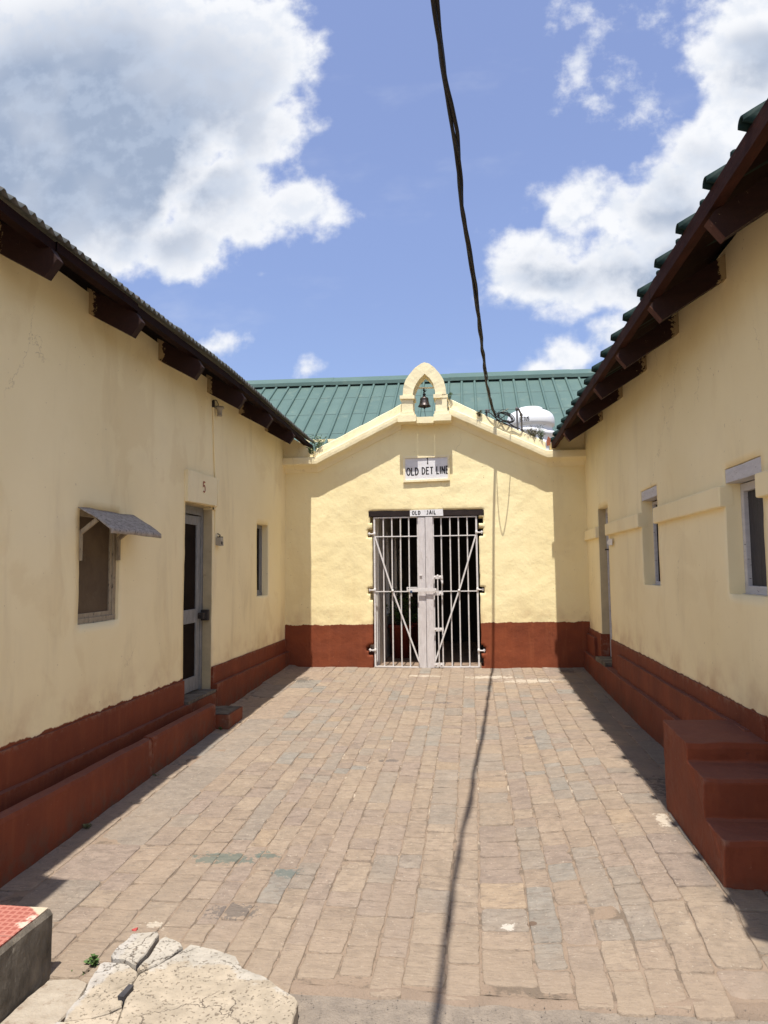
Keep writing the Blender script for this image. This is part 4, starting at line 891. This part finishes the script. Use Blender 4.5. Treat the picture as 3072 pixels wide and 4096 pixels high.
# ---------------------------------------------------------------- pipe
pp = MB().tube([(.622, D - .01, 3.20), (.614, D - .012, 3.5), (.612, D - .012, 3.648), (.628, D + .004, 3.655), (.672, D + .12, 3.612), (.680, D + .14, 3.59), (.682, D + .14, 3.35)], .0125, 10)
for q in ((.612, D - .012, 3.648), (.676, D + .13, 3.60)): pp.lathe(q, [(0, -.022), (.018, -.018), (.02, 0), (.016, .016), (0, .02)], 10)
tag(pp.build('water_pipe', M['greypipe']), 'thin grey bent pipe standing on the right parapet before the white tank', 'pipe')

# ================================================================ cable across the courtyard
def cabx(u, v):
    # point of the span above its shadow line on the paving
    lo, hi = 1.0, 9.1
    tab = [(-.5, -.40), (2.485, -.19), (2.64, -.159), (4.47, -.028), (6.48, .137), (9.24, .314), (12, .5)]
    def X(ys):
        for (a, b), (c, d_) in zip(tab, tab[1:]):
            if a <= ys <= c: return b + (d_ - b) * (ys - a) / (c - a)
    best = None
    for i in range(400):
        y = lo + (hi - lo) * i / 399; z = 1.6 + v * y; ys = y + (z - .0375 * y) / 3.11
        if ys > 12: continue
        e = abs(X(ys) - u * y)
        if best is None or e < best[0]: best = (e, (u * y, y, z))
    return best[1]
ctrl = [Vector(q) for q in ((-.35, -2.0, 4.5), (-.17, .9, 3.97), (-.097, 2.55, 3.765), (-.037, 3.37, 3.715), (-.0095, 4.02, 3.755 - .0), (.039, 4.5, 3.54), (.093, 5.55, 3.535), (.165, 7.05, 3.575), (.236, 7.98, 3.52), (.328, 9.06, 3.562))]
ctrl[4] = Vector((-.010, 3.85, 3.665)); ctrl[5] = Vector((.0405, 4.62, 3.59))
def catm(P, n):
    out = []
    for i in range(len(P) - 1):
        p0, p1, p2, p3 = P[max(0, i - 1)], P[i], P[i + 1], P[min(len(P) - 1, i + 2)]
        m = max(2, int((p2 - p1).length / n))
        for k in range(m):
            t = k / m; out.append(.5 * ((2 * p1) + (p2 - p0) * t + (2 * p0 - 5 * p1 + 4 * p2 - p3) * t * t + (3 * p1 - p0 - 3 * p2 + p3) * t ** 3))
    return out + [P[-1]]
line = catm([ctrl[0], ctrl[1], ctrl[2], ctrl[3], Vector((-.010, 3.95, 3.655)), Vector((.0405, 4.66, 3.61)), Vector((.093, 5.52, 3.57)), Vector((.160, 6.85, 3.555)), Vector((.243, 8.2, 3.572)), ctrl[9]], .035)
pc = root('power_cable', (.33, 9.06, 3.56), 'thick twisted black cable strung over the courtyard from the gatehouse gable', 'cable')
def strand(ph, r, off, mat):
    pts = []; L = 0
    for i, q in enumerate(line):
        if i: L += (q - line[i - 1]).length
        a = ph + L * 3.6 + 2.2 * Vn(L * .9, ph) + .9 * Vn(L * 3.7, ph); k = off * (1 + .7 * Vn(L * 2.1, ph * 3))
        pts.append(q + Vector((math.cos(a) * k, 0, math.sin(a) * k)))
    MB().tube(pts, r, 8).build('strand', M[mat], pc)
strand(0, .0098, .0088, 'cable'); strand(2.1, .0092, .0088, 'cable'); strand(4.2, .0070, .010, 'cable')
# loose coils and thin wires at the anchor on the parapet
ax = Vector((.328, 9.06, 3.56))
ck = root('cable_coil', (.45, 9.07, 3.5), 'tangled black cable coil and loose wires lying on the right gable parapet', 'cable coil')
mb = MB()
for k in range(4):
    a0 = k * 1.3; c_ = Vector((.435 + .014 * k, 9.04 + .012 * k, 3.522)); rr = .085 + .012 * Vn(k, 3)
    mb.tube([c_ + Vector((rr * 1.15 * math.cos(t), .05 * math.sin(t * 1 + k), rr * .62 * math.sin(t) - .03 * math.cos(t))) for t in [a0 + q * .3 for q in range(19 + k)]], .0058, 7)
mb.tube(catm([ax, ax + Vector((.04, .02, -.075)), Vector((.47, 9.03, 3.455)), Vector((.56, 9.05, 3.40)), Vector((.66, 9.06, 3.355)), Vector((.70, 9.2, 3.36))], .02), .0075, 7)
mb.tube(catm([Vector((.20, 9.08, 3.60)), Vector((.26, 9.04, 3.585)), Vector((.35, 9.04, 3.50)), Vector((.46, 9.04, 3.43)), Vector((.60, 9.05, 3.375))], .02), .0065, 7)
for a, b_, c_ in (((.22, 9.1, 3.60), (.30, 9.06, 3.63), (.42, 9.08, 3.52)), ((.37, 9.1, 3.60), (.45, 9.04, 3.62), (.52, 9.1, 3.56))): mb.tube(catm([Vector(a), Vector(b_), Vector(c_)], .02), .003, 6)
mb.build('cable_loop', M['cable'], ck)
mb = MB().box(.21, .235, 9.08, 9.10, 3.55, 3.64).tube([(.20, 9.07, 3.625), (.26, 9.07, 3.63)], .007, 7).tube([(.225, 9.07, 3.60), (.27, 9.06, 3.615)], .006, 7); mb.build('wire_clamp', M['greypipe'], ck)
mb = MB().tube([(.39, 9.1, 3.585), (.50, 9.1, 3.64)], .004, 6); mb.build('wire_stick', M['palewood'], ck)
# thin service wire: leaves the cable in front of the wall and comes back to the pipe
sw = MB().tube(catm([Vector((.345, 9.06, 3.52)), Vector((.338, 8.92, 3.46)), Vector((.355, 8.78, 3.42)), Vector((.40, 8.70, 3.44)), Vector((.47, 8.80, 3.50)), Vector((.52, 8.97, 3.50)), Vector((.545, 9.07, 3.46))], .02), .0055, 7)
tag(sw.build('loose_wire', M['cable']), 'slack loop of black wire hanging out from the right gable coping', 'wire')

# ================================================================ weeds on roofs and ground
weed((-1.985, 9.10, 3.15), .27, 14, .11, 'tall green weed sprouting where the left gable coping meets the corrugated roof', lf=.045, lw=.014)
weed((-2.06, 9.02, 3.12), .10, 12, .06, 'low dark green weed tuft under the far corner of the corrugated roof', lf=.035, lw=.012)
weed((-.245, 9.06, 3.79), .14, 6, .045, 'little weed in the crack right of the bell arch', lf=.028, lw=.012)
weed((.13, 9.03, 3.545), .075, 12, .05, 'grassy tuft on the right gable coping left of the cable', 'leafdry', .05, .006)
weed((.80, 9.10, 3.24), .18, 26, .12, 'bushy weed on the parapet in front of the white tank', 'leafdry', .04, .008)
weed((.90, 9.12, 3.2), .24, 14, .08, 'feathery weed at the corner beside the green tile eave', 'leaf', .04, .009)
weed((-1.475, 2.70, .098), .045, 9, .032, 'small round weed in the dirt beside the broken slab', lf=.022, lw=.014, per=8)
weed((-1.495, 2.64, .096), .022, 5, .035, 'tiny flat weed beside the tiled block', lf=.022, lw=.012, per=6)
weed((-2.205, 4.83, .175), .035, 8, .03, 'small weed at the joint of the low red wall', lf=.022, lw=.012, per=7)
weed((-2.20, 3.93, .148), .035, 6, .03, 'weed at the foot of the low red wall near the front', 'leafdry', .025, .010, per=7)
weed((-2.19, 6.07, .232), .05, 8, .03, 'dark weed behind the step block under the left door', lf=.025, lw=.012, per=7)
weed((-.705, 3.27, .125), .012, 5, .02, 'tiny weed in a paving joint in the foreground', lf=.014, lw=.007, per=6)
sh_ = MB().prism([(0, 0), (.045, .01), (.05, .09), (.02, .12), (-.005, .06)], lambda a, b: (.965 + a, 9.02 + .01 * b, 3.13 + b), lambda a, b: (.965 + a, 9.035 + a * .3, 3.13 + b))
tag(sh_.build('tile_shard', M['terra'], None, rough=.008, cut=.03), 'broken terracotta shard at the right end of the gable parapet', 'shard')

# ================================================================ foreground: tiled block and broken concrete
tb = root('tiled_ledge', (-2.0, 1.9, 0), 'grimy cement block topped with red relief tiles in the left foreground corner', 'ledge')
MB().prism([(-2.44, -.1), (-1.592, -.1), (-1.600, .318), (-1.612, .334), (-2.44, .334)], lambda a, b: (a, .35, b), lambda a, b: (a, 2.62, b)).build('cement_body', M['grime'], tb, cut=.05, rough=.010)
MB().grid(fr(-2.43, -1.612, .04), fr(.36, 2.612, .04), lambda x, y: (x, y, .341 + .002 * Vn(x * 9, y * 9))).box(-2.43, -1.613, .36, 2.611, .33, .339).build('tile_top', M['tile'], tb)
CHK = {'A': [(-1.399, 2.687), (-1.399, 2.726), (-1.384, 2.837), (-1.285, 2.852), (-1.269, 2.824), (-1.265, 2.707), (-1.268, 2.628), (-1.29, 2.641), (-1.339, 2.667), (-1.38, 2.669)],
'B': [(-1.256, 2.811), (-1.244, 2.831), (-1.168, 2.804), (-1.15, 2.778), (-1.175, 2.716), (-1.194, 2.664), (-1.244, 2.598), (-1.255, 2.614), (-1.252, 2.727)],
'C': [(-1.141, 2.766), (-1.129, 2.808), (-1.027, 2.791), (-0.926, 2.742), (-0.876, 2.666), (-0.795, 2.639), (-0.724, 2.577), (-0.638, 2.51), (-0.621, 2.481), (-0.611, 2.345), (-0.576, 2.0), (-1.063, 1.95), (-1.193, 2.395), (-1.21, 2.46), (-1.222, 2.525), (-1.232, 2.581), (-1.187, 2.656), (-1.167, 2.708)],
'D': [(-1.415, 2.641), (-1.406, 2.658), (-1.344, 2.642), (-1.301, 2.634), (-1.248, 2.591), (-1.238, 2.546), (-1.291, 2.495), (-1.345, 2.449), (-1.379, 2.462), (-1.392, 2.529)],
'E': [(-1.376, 2.452), (-1.342, 2.440), (-1.286, 2.485), (-1.238, 2.535), (-1.222, 2.482), (-1.228, 2.449), (-1.214, 2.405), (-1.235, 2.367), (-1.28, 2.337), (-1.356, 2.315), (-1.378, 2.36)],
'F': [(-1.38, 2.303), (-1.356, 2.303), (-1.275, 2.325), (-1.225, 2.355), (-1.203, 2.390), (-1.075, 1.95), (-1.33, 1.95), (-1.40, 2.2)],
'S': [(-1.577, 2.565), (-1.477, 2.594), (-1.425, 2.576), (-1.412, 2.521), (-1.40, 2.425), (-1.398, 2.325), (-1.36, 2.0), (-1.586, 2.0), (-1.586, 2.313), (-1.586, 2.411)]}
def chunk(key, top, tilt, label, mat, thick=.09, skim=None):
    poly = []
    P0 = CHK[key]; gx = sum(q[0] for q in P0) / len(P0); gy = sum(q[1] for q in P0) / len(P0)
    if key not in 'ABS': P0 = [(x + (x - gx) * .006 / math.hypot(x - gx, y - gy), y + (y - gy) * .006 / math.hypot(x - gx, y - gy)) for x, y in P0]
    cx = sum(q[0] for q in P0) / len(P0); cy = sum(q[1] for q in P0) / len(P0)
    for a, b in zip(P0, P0[1:] + P0[:1]):
        L = math.hypot(a[0] - b[0], a[1] - b[1]); k = max(1, int(L / .02))
        for i in range(k):
            t = i / k; x, y = a[0] + (b[0] - a[0]) * t, a[1] + (b[1] - a[1]) * t
            x += .005 * Vn(x * 22, y * 22, 3) + .002 * Vn(x * 70, y * 70); y += .005 * Vn(y * 22, x * 22, 9) + .002 * Vn(y * 70, x * 70, 5); poly.append((x, y))
    def zt(x, y): return top + (x - cx) * tilt[0] + (y - cy) * tilt[1] + .006 * Vn(x * 7, y * 7, 2) + .0025 * Vn(x * 30, y * 30)
    me = bpy.data.meshes.new('concrete_chunk'); bm = bmesh.new()
    vb = [bm.verts.new((x, y, gz(x, y) - .06)) for x, y in poly]; vm = [bm.verts.new((x, y, zt(x, y) - .005)) for x, y in poly]
    vt = [bm.verts.new((x + (cx - x) * .004 / max(.03, math.hypot(x - cx, y - cy)), y + (cy - y) * .004 / max(.03, math.hypot(x - cx, y - cy)), zt(x, y))) for x, y in poly]
    n = len(poly)
    for i in range(n):
        j = (i + 1) % n; bm.faces.new((vb[i], vb[j], vm[j], vm[i])); bm.faces.new((vm[i], vm[j], vt[j], vt[i]))
    f = bm.faces.new(vt); r = bmesh.ops.triangulate(bm, faces=[f])
    bmesh.ops.recalc_face_normals(bm, faces=bm.faces)
    bm.to_mesh(me); bm.free(); me.materials.append(M[mat])
    o = bpy.data.objects.new('concrete_chunk' if key != 'S' else 'cement_skirt', me); COL.objects.link(o)
    tag(o, label, 'concrete chunk' if key != 'S' else 'cement skirt', 'pieces of the broken concrete slab'); return o
# slab concrete: pitted and sandy, with a paler trowelled margin along the broken outer edge
m, g, b = new_mat('broken_slab_concrete'); P = g.pos(); x, y, z = g.xyz(P)
c = g.mix(g.ramp(g.noise(P, 6, 6, .6), [(.3, 0.0), (.7, 1.0)]), (.40, .335, .25), (.32, .265, .195))
ed = g.math('ADD', y, g.math('MULTIPLY', g.math('ABSOLUTE', g.math('ADD', x, 1.13)), .28))
ed2 = g.math('ADD', ed, g.math('MULTIPLY_ADD', g.noise(P, 7, 7, .6), .42, -.21))
c = g.mix(g.math('MULTIPLY', g.ss(ed2, 2.665, 2.70), .9), c, (.375, .34, .285))
lf_ = g.math('SUBTRACT', g.math('MULTIPLY_ADD', g.noise(P, 9, 6, .6), .12, -.06), x)
c = g.mix(g.math('MULTIPLY', g.ss(lf_, 1.345, 1.365), .8), c, (.40, .37, .33))
c = g.mix(g.math('MULTIPLY', g.ss(g.noise(P, 78, 3, .6), .62, .67), .6), c, (.26, .19, .13))
c = g.mix(g.math('MULTIPLY', g.ss(g.noise(P, 34, 5, .7), .67, .72), .5), c, (.24, .18, .13))
c = g.mix(1.0, c, g.ramp(g.noise(P, 14, 6, .65), [(.3, .78), (.7, 1.14)]), 'MULTIPLY')
wd = g.n('TexNoise', Vector=P, Scale=6.0, Detail=6.0, Roughness=.65).outputs[1]
vo = g.n('TexVoronoi', {'feature': 'DISTANCE_TO_EDGE'}, Vector=g.vec('MULTIPLY_ADD', g.vec('SUBTRACT', wd, (.5, .5, .5)), (.22, .22, 0), P), Scale=3.6).outputs[0]
crk = g.math('MULTIPLY', g.ss(vo, .009, .003), g.ss(g.noise(P, 3.1, 3), .44, .52))
c = g.mix(g.math('MULTIPLY', crk, .85), c, (.10, .075, .055))
g.put(b.inputs['Base Color'], c); b.inputs['Roughness'].default_value = .93
h = g.math('ADD', g.math('MULTIPLY', g.ss(g.noise(P, 78, 3, .6), .60, .68), -.8), g.math('ADD', g.math('MULTIPLY', g.noise(P, 14, 6, .65), 1.0), g.math('MULTIPLY', crk, -.8)))
g.put(b.inputs['Normal'], g.bump(h, .8, .012)); M['slab'] = m
chunk('A', .150, (.05, .06), 'loose whitish corner piece of the broken slab, tipped up at its back left', 'slab')
chunk('B', .142, (-.06, .05), 'slim wedge of broken slab between two dark cracks', 'slab')
chunk('C', .136, (0, -.01), 'largest sandy piece of the broken slab, right of the cracks', 'slab')
chunk('D', .136, (.03, .02), 'pale edged slab piece just below the loose corner piece', 'slab')
chunk('E', .134, (.02, -.02), 'small sandy slab piece beside the black scrap', 'slab')
chunk('F', .132, (0, 0), 'front left slab piece running out of the picture bottom', 'slab')
chunk('S', .108, (-.03, -.02), 'smooth low cement skirt between the slab and the tiled block', 'concrete', .05)
sc_ = MB().hexa([(-1.232, 2.428, .12), (-1.212, 2.428, .12), (-1.206, 2.485, .12), (-1.226, 2.485, .12), (-1.236, 2.426, .152), (-1.214, 2.426, .150), (-1.206, 2.486, .158), (-1.224, 2.486, .160)])
tag(sc_.build('rubber_scrap', M['shutter'], None, rough=.003, cut=.02), 'black rubber scrap wedged in the crack of the broken slab', 'scrap')
rs = MB().hexa([(-1.43, 2.92, .112), (-1.412, 2.918, .112), (-1.41, 2.932, .112), (-1.428, 2.934, .112), (-1.432, 2.922, .124), (-1.414, 2.916, .118), (-1.409, 2.93, .130), (-1.428, 2.936, .12)])
tag(rs.build('red_wrapper', M['redscrap'], None, rough=.004), 'tiny crumpled red wrapper behind the broken slab', 'litter')
# grit: countless small stones on the road edge and along the wall feet
mb = MB()
def grit(x, y, s):
    z = gz(x, y); a = rnd(0, 6.28); c_, s_ = math.cos(a), math.sin(a)
    v = [(x + s * (px * c_ - py * s_) * rnd(.8, 1.2), y + s * (px * s_ + py * c_) * rnd(.8, 1.2), z + s * pz) for px, py, pz in ((1, 0, .1), (0, .8, .1), (-1, 0, .1), (0, -.8, .1), (0, 0, .75), (0, 0, -.8))]
    mb.add(v, [(0, 1, 4), (1, 2, 4), (2, 3, 4), (3, 0, 4), (1, 0, 5), (2, 1, 5), (3, 2, 5), (0, 3, 5)])
for k in range(1500):
    y = random.gauss(2.55, .12) if k % 2 else rnd(1.9, 2.6); grit(rnd(-1.5, 1.9), y, rnd(.001, .0038))
for k in range(500): grit(1.350 - abs(random.gauss(0, .05)), rnd(4.3, 9.1), rnd(.003, .012))
for k in range(400): grit(-2.215 + abs(random.gauss(0, .03)), rnd(3.0, 6.0), rnd(.002, .009))
for k in range(260): grit(rnd(.9, 1.35), 9.13 - abs(random.gauss(0, .04)), rnd(.004, .016))
for k in range(500): grit(rnd(-2.0, 1.2), rnd(2.8, 9.0), rnd(.001, .004))
tag(mb.build('grit', M['asphalt']), 'fine grit and crumbs along wall feet and road edge', None, None, 'stuff')
